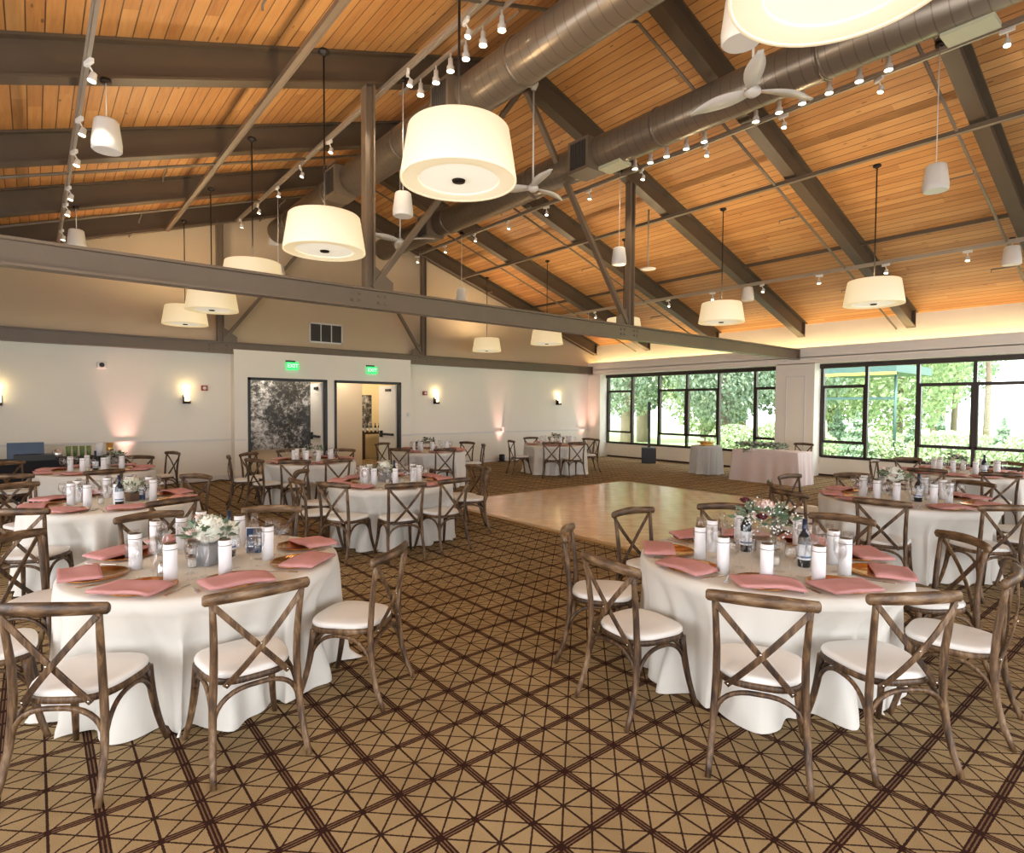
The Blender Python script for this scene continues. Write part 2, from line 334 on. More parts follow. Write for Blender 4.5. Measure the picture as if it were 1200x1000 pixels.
# right wall with two window bands
WY1, WY2, WS, WH = (7.93, 14.35), (-1.0, 6.88), .50, 2.84
struct('wall_right', MB().box(XF, XW+.1, WY1[1], YB+.05, 0, WH+.12).box(XF, XW+.1, WY2[1]+.02, WY1[0], 0, WH+.12).box(XW-.02, XW+.1, WY2[0]-3, WY1[1]+.1, 0, WS)
       .box(XF, XW+.1, YN-.2, WY2[0], 0, WH+.12), M['wall'])
struct('trim_1', MB().box(XF, XW+.1, YN-.2, YB+.02, WH+.1, 3.12).box(XF, XF+.06, YN-.2, YB+.02, 3.1, 3.37), M['wall'])
struct('wall_upper_right', MB().box(XW, XW+.1, YN-.2, YB+.02, 3.1, zc(XW)+.08), M['wall'])
struct('trim_2', MB().box(XF-.012, XF+.01, 7.13, 7.16, .3, 2.62).box(XF-.012, XF+.01, 7.62, 7.65, .3, 2.62).box(XF-.012, XF+.01, 7.13, 7.65, 2.6, 2.63), M['trim'])
struct('trim_3', MB().box(XW-.14, XW-.08, -3, YB-.1, 3.13, 3.2), M['strip'])
# left and near walls (behind the picture's edges) with tall openings for daylight
struct('wall_left', MB().box(XL-.12, XL, YN-.2, YB+.1, 0, .5).box(XL-.12, XL, YN-.2, YB+.1, 2.9, zc(XL)+.1)
       .box(XL-.12, XL, 3.0, 3.6, .5, 2.9).box(XL-.12, XL, 8.0, YB+.1, .5, 2.9).box(XL-.12, XL, YN-.2, -2.4, .5, 2.9), M['wall'])
nw = MB().box(XL, -3.0, YN-.12, YN, 0, 3.4).box(15.2, XW, YN-.12, YN, 0, 3.4).box(5.9, 9.5, YN-.12, YN, 0, 3.4).box(XL, XW, YN-.12, YN, 2.8, 3.4).box(XL, XW, YN-.12, YN, 0, .25)
nw.add([(XL, YN, 3.4), (XW, YN, 3.4), (XW, YN, zc(XW)), (XM, YN, zc(XM)), (XL, YN, zc(XL)), (XL, YN-.12, 3.4), (XW, YN-.12, 3.4), (XW, YN-.12, zc(XW)), (XM, YN-.12, zc(XM)), (XL, YN-.12, zc(XL))], [(4, 3, 2, 1, 0), (5, 6, 7, 8, 9), (0, 1, 6, 5)])
struct('wall_near', nw, M['gable'])
# base boards and chair rail
struct('baseboard_back', MB().box(XL, CL, YB-.015, YB, 0, .12).box(CR, XF, YB-.015, YB, 0, .12).box(CL, D1[0]-.05, YC-.015, YC, 0, .12).box(D2[1]+.05, CR, YC-.015, YC, 0, .12), M['trim'])
struct('baseboard_right', MB().box(XW-.04, XW-.02, -2, 14.3, 0, .05).box(XF-.015, XF, 14.4, YB, 0, .1).box(XF-.015, XF, 6.9, 7.9, 0, .1), M['darkwood'])
struct('trim_4', MB().box(XL, CL, YB-.02, YB, .93, .975).box(CR, XF, YB-.02, YB, .93, .975).box(CL-.02, D1[0]-.05, YC-.02, YC, .93, .975).box(D2[1]+.05, CR, YC-.02, YC, .93, .975), M['trim'])
# door frames, open leaves
for i, (a, b) in enumerate((D1, D2)):
    fr = struct('door_%d' % (i+1), MB().box(a-.005, a+.055, YC-.02, YC+.12, 0, DT+.0).box(b-.055, b+.005, YC-.02, YC+.12, 0, DT).box(a, b, YC-.02, YC+.12, DT-.06, DT+.005), M['black'])
    # leaf hinged on the right jamb, swung away from the room
    leaf = MB().box(-.02, .02, 0, .95, .02, DT-.08).build('door_leaf', M['white'], fr)
    leaf.location = (b-.08, YC+.12, 0); leaf.rotation_euler = (0, 0, math.radians(-4 if i == 0 else 2))
    MB().box(-.07, -.02, .1, .85, .93, .99).box(-.09, -.02, .72, .80, .87, 1.06).build('panic_bar', M['black'], leaf)
    MB().box(-.06, -.02, .25, .52, DT-.24, DT-.17).build('door_closer', M['black'], leaf)
# windows
def window(idx, ys, kinds):
    x0, x1 = XW-.04, XW+.06
    y0, y1 = min(ys), max(ys)
    fr = MB().box(x0-.06, x1, y0-.05, y1+.05, WH-.02, WH+.09).box(x0, x1, y0, y1, WS-.02, WS+.05)
    for y in ys: fr.box(x0, x1, y-.035, y+.035, WS, WH)
    for (a, b), k in zip(zip(ys[:-1], ys[1:]), kinds):
        lo, hi = min(a, b)+.03, max(a, b)-.03
        if k == 'T':
            fr.box(x0, x1, lo, hi, 2.30, 2.375).box(x0, x1, lo, hi, .87, .94)
        if k == 'U':
            fr.box(x0, x1, lo, hi, 2.30, 2.375).box(x0, x1, lo, hi, .80, .86)
        if k in 'TU':
            fr.box(x0, x1, lo, lo+.04, .9, 2.3).box(x0, x1, hi-.04, hi, .9, 2.3)
    o = struct('window_%d' % idx, fr, M['frame'])
    MB().box(XW+.012, XW+.020, y0, y1, WS, WH).build('pane', M['pane'], o)
window(1, [14.32, 13.2, 12.08, 11.0, 9.88, 8.72, 7.97], 'TFTTFT')
window(2, [6.86, 5.80, 4.70, 3.62, 2.50, 1.40, .30, -.95], 'TFTTFTT')
# ------------------------------------------------------------------ roof steel
def ibeam(a, b, h, w, tf=.028, tw=.02, up=(0, 0, 1)):      # a, b: centre of the bottom face
    a, b = Vector(a), Vector(b); d = (b-a).normalized(); x = d.cross(Vector(up)).normalized(); y = x.cross(d)
    prof = [(-w/2, 0), (w/2, 0), (w/2, tf), (tw/2, tf), (tw/2, h-tf), (w/2, h-tf), (w/2, h), (-w/2, h), (-w/2, h-tf), (-tw/2, h-tf), (-tw/2, tf), (-w/2, tf)]
    vs = [p + x*u + y*v for p in (a, b) for u, v in prof]; n = 12
    return vs, [(j, (j+1) % n, n+(j+1) % n, n+j) for j in range(n)] + [(0, 11, 2, 1), (11, 10, 3, 2), (10, 9, 4, 3), (9, 8, 5, 4), (8, 7, 6, 5), (12, 13, 14, 23), (23, 14, 15, 22), (22, 15, 16, 21), (21, 16, 17, 20), (20, 17, 18, 19)]
RY = [-2.77, -.24, 2.29, 4.82, 7.35, 9.88, 12.41, 14.80]
cs = math.cos(math.atan(SL))
for y in RY:
    for s in (1, -1):
        mb = MB(); xe = XM + s*(15.95-XM)
        mb.add(*ibeam((XM, y, zb(XM)), (xe, y, zb(xe)), (DEP-.005)*cs, .19))
        xq = xe - s*.02; mb.box(min(xe, xq), max(xe, xq), y-.09, y+.09, zb(xe), zb(xe)+.4)
        tag(struct('roof_beam', mb, M['steel_in']), 'sloping steel roof beam under the plank ceiling', 'roof beam', 'sloping roof beams')
def truss(y, z0, z1, x0, x1, xa, xb_, nm):
    t = empty('roof_truss', (0, y, 0)); tag(t, nm, 'truss', kind='structure')
    o = MB().add(*ibeam((x0, 0, z0), (x1, 0, z0), z1-z0, .17)).box(x1-.02, x1, -.08, .08, z0, z1).build('tie_beam', M['steel'], t)
    for px in (xa, xb_):
        for dx in (-.24, -.14, .14, .24):
            for dz in (.35, .68):
                MB().sphere((px+dx, -.014, z0+(z1-z0)*dz), .022, 6, (1, .7, 1)).build('bolt', M['steel'], o)
    for px in (xa, xb_):
        p = MB().add(*ibeam((px, 0, z1), (px, 0, zb(px)+.02), .14, .13, .02, .02, up=(1, 0, 0)))
        for v in range(len(p.v)): p.v[v] = (p.v[v][0]-.07, p.v[v][1], p.v[v][2])
        p.build('post', M['steel'], t)
        s = 1 if px < XM else -1
        MB().bar((px+s*.06, 0, z1+.02), (XM-s*.05, 0, zb(XM)-.02), .07, .09, (0, 1, 0)).build('brace', M['steel'], t)
        MB().add([(px+s*.05, -.012, z1), (px+s*.36, -.012, z1), (px+s*.36, -.012, z1+.12), (px+s*.05, -.012, z1+.34), (px+s*.05, .012, z1), (px+s*.36, .012, z1), (px+s*.36, .012, z1+.12), (px+s*.05, .012, z1+.34)],
                 [(0, 1, 2, 3), (7, 6, 5, 4), (0, 4, 5, 1), (1, 5, 6, 2), (2, 6, 7, 3), (3, 7, 4, 0)]).build('gusset', M['steel'], t)
    return t
truss(7.35, 3.06, 3.33, XL, 15.72, 3.50, 8.86, 'near steel roof truss with long horizontal tie beam crossing the room')
truss(14.76, 2.96, 3.23, XL, 15.72, 3.36, 8.72, 'far steel roof truss against the back wall')
truss(-.24, 3.06, 3.33, XL, 15.72, 3.50, 8.86, 'steel roof truss above the photographer')
# battens under the planks
for x in (12.9, -.5):
    struct('roof_batten', MB().box(x-.03, x+.03, YN, YB, zc(x)-.06, zc(x)+.02), M['steel_in'])
struct('roof_ridge', MB().box(XM-.1, XM+.1, YN, YB, zc(XM)-.12, zc(XM)), M['steel_in'])
for y in (2.52, 5.08, 10.14, 12.80, 14.6):
    o = empty('sprinkler_pipe', (0, y, 0))
    for s in (1, -1):
        MB().tube([(XM, 0, zb(XM)-.06), (XM+s*9.6, 0, zb(XM+9.6)-.06)], .022, 8).build('pipe', M['steel'], o)
        dy = .35 if y < 14 else -.35
        for x in (2.0, 4.6, 7.4):
            xx = XM+s*x
            MB().tube([(xx, 0, zb(xx)-.06), (xx, 0, zb(xx)-.12), (xx, dy, zb(xx)-.12), (xx, dy, zb(xx)-.17)], .011, 6).build('sprinkler_head', M['steel'], o)
    tag(o, {2.52: 'sprinkler pipe under the nearest visible roof beam', 5.08: 'sprinkler pipe under the roof beam in front of the near truss', 10.14: 'sprinkler pipe beside the first roof beam beyond the near truss', 12.8: 'sprinkler pipe beside the second roof beam beyond the near truss', 14.6: 'sprinkler pipe along the last roof beam by the back wall'}[y], 'pipe', 'sprinkler pipes')
# ------------------------------------------------------------------ ducts
def duct(x, z, r, y0, y1, boxes, nm):
    o = empty('air_duct', (x, 0, z)); tag(o, nm, 'duct')
    MB().tube([(0, y, 0) for y in (y0, y1)], r, 36).build('duct_tube', M['duct'], o)
    for y in (1.2, 3.1, 5.4, 8.2, 11.0, 13.2):
        MB().lathe([(r, -.02), (r+.012, -.02), (r+.012, .02), (r, .02)], 36).build('duct_collar', M['duct'], o, loc=(0, y, 0), rot=(PI/2, 0, 0))
    for y, s in boxes:
        b = MB().box(-.36, .06, y-.22, y+.22, -r-.05, .19).build('duct_box', M['steel'], o)
        gm = MB().box(-.366, -.355, y-.17, y+.17, -r, .14)
        for q in range(7): gm.box(-.375, -.364, y-.16+q*.05, y-.15+q*.05, -r, .14)
        gm.build('grille', M['grille'], b)
duct(4.52, 5.82, .27, -2, 14.2, [(6.66, -1), (10.3, -1)], 'upper left round spiral air duct along the roof')
duct(7.18, 5.86, .27, -2, 14.2, [(6.75, -1), (11.6, -1)], 'right round spiral air duct along the roof')
for i, (px, py) in enumerate(((720, 197), (1137, 38))):
    r = ray(px, py); t = (5.56-H)/r.z
    tag(MB().box(-.14, .14, -.22, .22, 0, .05).build('ceiling_panel', M['pad'], loc=(r.x*t, r.y*t, 5.56)), ('small pale panel under the right duct beyond the fan', 'pale green panel under the right duct at the top right')[i], 'panel')
# ------------------------------------------------------------------ tracks and rails
RAILS = {'left rail': (.44, -1.5, 14.5, 0), 'left upper rail': (3.70, -1.5, 14.6, 0), 'right upper rail': (8.50, -1.5, 14.6, 0), 'right lower rail': (12.88, -1.5, 14.5, 0)}
for k, (x, a, b, _) in RAILS.items():
    z = zb(x)-.06; o = empty('track_rail', (x, 0, z)); tag(o, 'long light track, ' + k + ' under the roof beams', 'track', 'light tracks')
    MB().box(-.016, .016, a, b, -.035, 0).build('track_channel', M['track'], o)
    MB().box(-.035, -.018, a, b, -.015, .03).build('track_conduit', M['track'], o)
for nm, x in (('left', 2.28), ('right', 9.93)):
    o = empty('conduit_rail', (x, 0, zb(x)-.07)); tag(o, 'steel conduit rail carrying the %s row of drum pendants' % nm, 'conduit', 'conduit rails')
    MB().box(-.03, .03, -2, 14.6, -.02, .04).build('strut_channel', M['steel'], o)
    MB().tube([(.045, -2, -.01), (.045, 14.6, -.01)], .012, 6).build('conduit_pipe', M['steel'], o)
for (x, a, b, nm) in ((4.0, 4.9, 7.4, 'short light track beside the left duct'), (7.9, 1.0, 7.4, 'short light track beside the right duct')):
    zz = zb(x)-.08 if x < 6 else 6.0
    o = empty('track_rail', (x, 0, zz)); tag(o, nm, 'track')
    MB().box(-.016, .016, a, b, -.02, .02).build('track_channel', M['track'], o)
    for y in (2.29, 4.82, 7.35):
        if a < y < b: MB().tube([(0, y, .02), (0, y, zb(x)-zz+.01)], .008, 6).build('hanger', M['track'], o)
# cylinder spotlights on the short tracks
def cylspot():
    o = empty('cylinder_spotlight')
    MB().lathe([(.012, 0), (.012, -.05), (.028, -.06), (.030, -.14), (.045, -.155), (.047, -.215)], 14, cap0=True).build('spot_body', M['white'], o)
    MB().lathe([(.0005, -.205), (.041, -.206)], 14).build('bulb', M['bulb'], o)
    return o
CS = cylspot()
for i, px in enumerate((588, 566, 546, 528, 511, 493)):
    y = (7.3-.2) - i*0
    # solve y on the track x=4.0
    r = ray(px, 60); y = 4.0*r.y/r.x
    inst(CS, (4.0, y, zb(4.0)-.10), 0, '%s white cylinder spotlight from the top beside the left duct' % ('first', 'second', 'third', 'fourth', 'fifth', 'sixth')[i], 'spotlight', 'cylinder spotlights by the left duct')
OW = ['first', 'second', 'third', 'fourth', 'fifth', 'sixth', 'seventh', 'eighth', 'ninth', 'tenth', 'eleventh']
NW = ['one', 'two', 'three', 'four', 'five', 'six', 'seven', 'eight', 'nine', 'ten', 'eleven']
for i, px in enumerate((1040, 1006, 971, 940, 913, 886, 826, 805, 782, 763, 745)):
    r = ray(px, 130); y = 7.9*r.y/r.x
    inst(CS, (7.9, y, 5.98), 0, '%s glowing spotlight from the right beside the right duct' % OW[i], 'spotlight', 'spotlights beside the right duct')
# small adjustable heads on the long tracks
def trackhead():
    o = empty('track_spotlight')
    MB().box(-.018, .018, -.07, .07, -.05, -.005).build('adapter', M['white'], o, bevel=.005)
    MB().tube([(0, 0, -.05), (.03, 0, -.10)], .008, 6).build('stem', M['white'], o)
    h = MB().lathe([(.012, .03), (.028, .02), (.036, -.05), (.036, -.06)], 12, cap0=True).build('lamp_head', M['white'], o, loc=(.035, 0, -.13), rot=(0, .25, 0))
    MB().lathe([(.0005, -.052), (.031, -.053)], 12).build('bulb', M['bulb'], h)
    return o
TH = trackhead()
HD = {'left rail': (85, 130, 290), 'left upper rail': (), 'right upper rail': (), 'right lower rail': ()}
PXS = {'left rail': [(132, 8), (104, 75), (93, 137), (87, 183), (80, 218), (77, 246), (72, 275)],
 'left upper rail': [(546, 30), (478, 86), (386, 168), (352, 199), (325, 222), (302, 243), (282, 262)],
 'right upper rail': [(1180, 48), (1030, 100), (918, 138), (827, 172), (752, 202), (690, 226), (640, 245), (595, 262), (556, 277), (521, 290), (489, 302)],
 'right lower rail': [(1134, 294), (1038, 311), (960, 327), (893, 335), (835, 345), (783, 356), (697, 368)]}
for k, lst in PXS.items():
    x = RAILS[k][0]
    for i, (px, py) in enumerate(lst):
        r = ray(px, py); y = x*r.y/r.x
        inst(TH, (x, y, zb(x)-.09), R_.uniform(-.6, .6) if k != 'left rail' else .3, '%s small white track spotlight from the camera on the %s' % (OW[i], k), 'spotlight', 'track spotlights on the ' + k)
# ------------------------------------------------------------------ drum pendants
def pendant():
    o = empty('drum_pendant')
    rt, rb, h = .365, .42, .375
    MB().lathe([(rb-.012, .012), (rb, 0), (rb, .02), (rt, h-.01), (rt-.01, h), (rt-.014, h), (rb-.016, .02)], 48).build('lamp_shade', M['shade'], o)
    d = MB().lathe([(.29, .018), (.0005, .016)], 48).build('diffuser', M['disc'], o)
    MB().lathe([(rb-.012, .010), (.30, .010), (.29, .014), (.29, .02)], 48).build('diffuser_ring', M['shade'], o)
    MB().lathe([(.0005, -.004), (.045, -.002), (.05, .012)], 20).build('finial', M['dkmetal'], d)
    return o
PD = pendant(); PR = []
PL = [('left', 2.42, [.98, 3.60, 6.13, 8.75, 11.2, 13.5], 2.28, ['nearest, at the top edge of the photo', 'second, in front of the near truss', 'third, behind the truss post', 'fourth, half hidden by the tie beam', 'fifth, below the tie beam', 'sixth, farthest']),
      ('right', 10.2, [3.60, 6.22, 8.75, 11.3, 13.9], 9.93, ['nearest, by the right windows', 'second from the camera', 'third, half hidden by the tie beam', 'fourth from the camera', 'fifth, farthest'])]
for side, x, ys, xc, words in PL:
    for y, wd in zip(ys, words):
        xx = x if side == 'left' or y < 8 else 10.35
        o = inst(PD, (xx, y, 3.39), 0, 'cream drum pendant of the %s row, %s' % (side, wd), 'pendant lamp', 'drum pendants of the %s row' % side)
        zt = zb(xc)-.10
        MB().tube([(0, 0, .02), (0, 0, zt-3.39)], .0095, 8).build('rod', M['dkmetal'], o)
        MB().lathe([(.012, -.06), (.06, -.03), (.055, 0), (.0005, .01)], 16).build('canopy', M['dkmetal'], o, loc=(0, 0, zt-3.39))
        PR.append((xx, y))
# note: rods were added after the first object's parts were listed for copying
# ------------------------------------------------------------------ speakers
def speaker():
    o = empty('pendant_speaker')
    MB().lathe([(.0005, .30), (.095, .30), (.108, .285), (.136, .06), (.134, .0), (.122, -.012)], 28).build('speaker_body', M['white'], o)
    MB().lathe([(.122, -.012), (.0005, -.008)], 28).build('speaker_grille', M['whitemetal'], o)
    return o
SPK = speaker()
SP = [(.62, 7.28, 125, 176, 'left, beside the left rail, in front of the near truss'), (.60, 12.2, 90, 291, 'left, far, half hidden by the tie beam'),
 (3.86, 2.24, 862, 50, 'at the top, overlapped by the big drum pendant'), (3.88, 7.1, 462, 252, 'beside the truss post, left of the big drum pendant'), (3.86, 12.2, 323, 328, 'centre left, far, behind the drum pendants'),
 (8.45, 2.34, 1097, 223, 'upper right, nearest on the right side'), (8.43, 7.25, 717, 310, 'left of the right truss post'), (8.43, 12.4, 534, 352, 'centre, far, above the far tie beam'),
 (12.9, 2.45, 1183, 310, 'at the right edge of the photo'), (12.9, 7.2, 860, 353, 'right, behind the second right drum pendant'), (12.95, 12.3, 716, 391, 'far right, behind the tie beam')]
for x, y, px, py, wd in SP:
    z = zat(px, py, x, y); zt = zb(x)-.02
    o = inst(SPK, (x, y, z), 0, 'white pendant speaker ' + wd, 'speaker', 'white pendant speakers')
    MB().tube([(0, 0, .30), (0, 0, zt-z)], .006, 6).build('cable', M['whitemetal'], o)
    MB().lathe([(.0005, -.02), (.05, -.02), (.05, .02), (.0005, .02)], 12).build('canopy', M['dkmetal'], o, loc=(0, 0, zt-z))
o = empty('ceiling_dish', (9.6, 7.5, zat(765, 315, 9.6, 7.5)))
tag(o, 'white dish on a grey rod right of the right truss post', 'ceiling dish')
zt = zb(9.6)-.03-o.location.z
MB().lathe([(.0005, .03), (.05, .03), (.155, .005), (.15, -.01), (.0005, -.015)], 24).build('dish', M['white'], o)
MB().tube([(0, 0, .03), (0, 0, zt)], .014, 8).build('rod', M['grey'], o)
# ------------------------------------------------------------------ fans
def fan(x, y, z, a0, words):
    o = empty('ceiling_fan', (x, y, z)); tag(o, words, 'ceiling fan', 'white ceiling fans')
    zt = zb(XM)-z
    MB().tube([(0, 0, .05), (0, 0, zt)], .014, 8).build('rod', M['whitemetal'], o)
    MB().lathe([(.03, -.12), (.075, -.03), (.075, 0), (.0005, 0)], 18).build('canopy', M['whitemetal'], o, loc=(0, 0, zt))
    MB().lathe([(.0005, .06), (.05, .05), (.085, .01), (.09, -.03), (.05, -.06), (.0005, -.065)], 20).build('motor_hub', M['whitemetal'], o)
    for k in range(3):
        n = 9; vs = []
        for i in range(n+1):
            s = i/n; rr = .06+.70*s; w = .045+.060*math.sin(PI*min(1, s*1.1)) - .03*max(0, s-.8)*3; sw = .07*s*s
            tilt = .32*(1-s*.7); zz = .02*math.sin(s*PI)
            for sgn, th in ((-1, .006), (1, .006), (1, -.006), (-1, -.006)):
                vs.append((rr, sw+sgn*w, zz+sgn*w*tilt+th))
        fs = []
        for i in range(n):
            for j in range(4): fs.append((i*4+j, (i+1)*4+j, (i+1)*4+(j+1) % 4, i*4+(j+1) % 4))
        fs += [(0, 1, 2, 3), (n*4+3, n*4+2, n*4+1, n*4)]
        MB().add(vs, fs, True).build('fan_blade', M['whitemetal'], o, rot=(0, 0, a0+k*2*PI/3))
fan(6.2, 3.45, zat(872, 108, 6.2, 3.45), math.radians(209), 'white three-blade ceiling fan, nearest, in front of the right duct')
fan(6.2, 7.12, zat(613, 220, 6.2, 7.12), math.radians(-116), 'white three-blade ceiling fan right of the big drum pendant')
fan(6.05, 11.2, zat(475, 283, 6.05, 11.2), math.radians(61.6), 'white three-blade ceiling fan, farthest, behind the left truss brace')
# ------------------------------------------------------------------ wall fittings
def wbox(px, py, y): r = ray(px, py); t = y/r.y; return (r.x*t, y, H+r.z*t)
for i, (px, py) in enumerate(((218, 466), (510, 468), (653, 470), (-3, 467))):
    x, y, z = wbox(px, py, YB); o = empty('wall_sconce', (x, YB, z-.14))
    tag(o, 'glowing wall sconce ' + ('left of the tree mural doorway', 'right of the open doorway', 'far right on the back wall', 'at the left edge of the photo')[i], 'wall sconce', 'wall sconces')
    MB().lathe([(.055, .06), (.06, .07), (.06, .33), (.055, .34)], 18, c=(0, -.08, 0)).build('glass_shade', M['sconce'], o)
    MB().box(-.07, .07, -.15, -.01, 0, .06).box(-.07, -.055, -.15, -.01, 0, .16).box(-.07, .07, -.02, 0, 0, .2).build('bracket', M['dkmetal'], o, bevel=.004)
def text(s, size, loc, rot, mat, parent=None, name='lettering'):
    c = bpy.data.curves.new(name, 'FONT'); c.body = s; c.size = size; c.extrude = .002; c.align_x = 'CENTER'; c.align_y = 'CENTER'
    o = bpy.data.objects.new(name, c); COL.objects.link(o); c.materials.append(mat); o.location = loc; o.rotation_euler = rot
    me = bpy.data.meshes.new_from_object(o); bpy.data.objects.remove(o); o = bpy.data.objects.new(name, me); COL.objects.link(o)
    o.location = loc; o.rotation_euler = rot
    if not me.materials: me.materials.append(mat)
    if parent: o.parent = parent
    return o
for i, (px, py) in enumerate(((342, 429), (435, 434))):
    x, y, z = wbox(px, py, YC); o = empty('exit_sign', (x, YC, z)); tag(o, 'green exit sign above the ' + ('tree mural doorway', 'open doorway to the lobby')[i], 'exit sign', 'green exit signs')
    MB().box(-.15, .15, -.07, -.03, -.10, .09).build('sign_face', M['exitg'], o)
    MB().box(-.05, .05, -.04, 0, -.04, .12).box(-.16, .06, -.08, -.02, .09, .125).build('mount', M['black'], o)
    text('EXIT', .13, (0, -.073, -.005), (PI/2, 0, 0), M['exitw'], o)
x, y, z = wbox(382, 391, YB); o = empty('return_vent', (x, YB, z)); tag(o, 'wide return air vent on the tan gable wall', 'vent')
MB().box(-.44, .44, -.03, 0, .22, .26).box(-.44, .44, -.03, 0, -.26, -.22).box(-.44, -.41, -.03, 0, -.26, .26).box(.41, .44, -.03, 0, -.26, .26).box(-.15, -.13, -.03, 0, -.22, .22).box(.13, .15, -.03, 0, -.22, .22).build('vent_frame', M['trim'], o)
g = MB().box(-.42, .42, -.006, 0, -.23, .23)
for k in range(14): g.box(-.42, .42, -.022, -.008, -.215+k*.032, -.207+k*.032)
g.build('vent_grille', M['grille'], o)
for px, py, w_, h_, nm, lb, mt, ye in ((119, 428, .16, .12, 'wall_camera', 'small white sensor high on the left back wall', 'white', YB), (239, 455, .13, .12, 'fire_alarm', 'small red fire alarm right of the left sconce', 'red', YB), (497, 461, .12, .12, 'fire_alarm', 'small red fire alarm right of the open doorway', 'red', YB), (478, 486, .07, .1, 'light_switch', 'small wall switch beside the open doorway', 'white', YC), (320, 280, .22, .34, 'wall_speaker', 'white box speaker high on the gable wall', 'white', YB), (589, 503, .09, .13, 'wall_plate', 'small white plate above the pink uplight', 'white', YB)):
    x, y, z = wbox(px, py, ye); o = MB().box(-w_/2, w_/2, -.08, 0, -h_/2, h_/2).build(nm, M[mt], loc=(x, ye, z), bevel=.01); tag(o, lb, nm.split('_')[-1])
    if nm in ('fire_alarm', 'wall_speaker', 'wall_camera'): MB().lathe([(.0005, 0), (w_*.3, 0), (w_*.3, .01)], 12).build('lens', M['white' if nm == 'fire_alarm' else 'grille'], o, loc=(0, -.085, 0), rot=(-PI/2, 0, 0))
# mural, lobby art and console
def onplane(px, py, y): return wbox(px, py, y)
a = onplane(286, 436, 16.28); b = onplane(361.5, 525, 16.28)
ml = MB().box(a[0]-.3, b[0]+.05, 16.24, 16.29, b[2], 2.9).build('tree_mural', M['mural']); tag(ml, 'large black and white tree photograph seen through the left doorway', 'mural')
a = onplane(424, 463, 18.48); b = onplane(435, 502, 18.48)
tag(MB().box(a[0], b[0], 18.44, 18.49, b[2], a[2]).build('wall_art', M['mural']), 'narrow dark framed picture on the yellow lobby wall', 'picture')
a = onplane(423, 507, 18.1); b = onplane(452, 507, 18.1)
o = empty('console_table', ((a[0]+b[0])/2, 18.2, 0)); tag(o, 'dark console table against the lobby wall', 'table'); hw = (b[0]-a[0])/2; zt_ = a[2]
MB().box(-hw, hw, -.18, .18, zt_-.06, zt_).build('tabletop', M['darkwood'], o)
for s in (-1, 1): MB().box(s*hw-.12*(s > 0), s*hw+.12*(s < 0), -.17, .17, 0, zt_-.06).build('leg', M['darkwood'], o)
def bottle(name='wine_bottle', mat='bottle', h=.30, r=.038):
    o = MB().lathe([(.0005, 0), (r*.95, 0), (r, .01), (r, h*.58), (r*.8, h*.67), (r*.36, h*.76), (r*.34, h*.98), (.0005, h)], 20).build(name, M[mat])
    MB().lathe([(r+.0012, h*.16), (r+.0012, h*.48)], 20).build('bottle_label', M['label'], o)
    MB().lathe([(r+.002, h*.20), (r+.002, h*.24)], 20).build('label_band', M['labelb'], o)
    MB().lathe([(r*.38, h*.80), (r*.38, h+.002), (.0005, h+.003)], 14).build('capsule', M['foilcap'], o)
    return o
BT = bottle()
for i, dx in enumerate((-.78, -.45, -.12, .2, .5)):
    inst(BT, (o.location.x+dx*hw, 18.15, zt_), 0, '%s bottle from the left on the lobby console' % OW[i], 'bottle', 'bottles on the lobby console')
# uplights on the floor
for i, (x, y) in enumerate(((1.5, 14.80), (11.65, 14.80), (15.45, 14.78))):
    o = empty('floor_uplight', (x, y, 0)); tag(o, 'small black floor uplight throwing pink light, ' + ('behind the far left table', 'left of the far table', 'in the far right corner')[i], 'uplight', 'floor uplights')
    MB().lathe([(.0005, .03), (.085, .03), (.095, .08), (.095, .22), (.085, .235)], 18).build('lamp_body', M['black'], o)
    MB().box(-.12, .12, -.06, .06, 0, .03).build('stand', M['black'], o)
    l = bpy.data.lights.new('uplight', 'SPOT'); l.energy = (230, 210, 230)[i]; l.color = (1, .50, .42); l.spot_size = math.radians(44); l.spot_blend = .9; l.shadow_soft_size = .05
    lo = bpy.data.objects.new('uplight_lamp', l); COL.objects.link(lo); lo.location = (x, y, .26); lo.rotation_euler = (PI-.12, 0, 0)
    lo.rotation_euler = (PI+.06, 0, 0)
# ------------------------------------------------------------------ dance floor
df = empty('dance_floor', (0, 0, 0)); tag(df, 'square glossy parquet dance floor with gold edging', 'dance floor')
X0, X1, Y0, Y1 = 5.62, 10.85, 3.75, 9.12
MB().box(X0+.09, X1-.09, Y0+.09, Y1-.09, .001, .024).build('parquet', M['parquet'], df)
MB().box(X0, X0+.1, Y0, Y1, .001, .022).box(X1-.1, X1, Y0, Y1, .001, .022).box(X0, X1, Y0, Y0+.1, .001, .022).box(X0, X1, Y1-.1, Y1, .001, .022).build('edge_trim', M['goldtrim'], df)
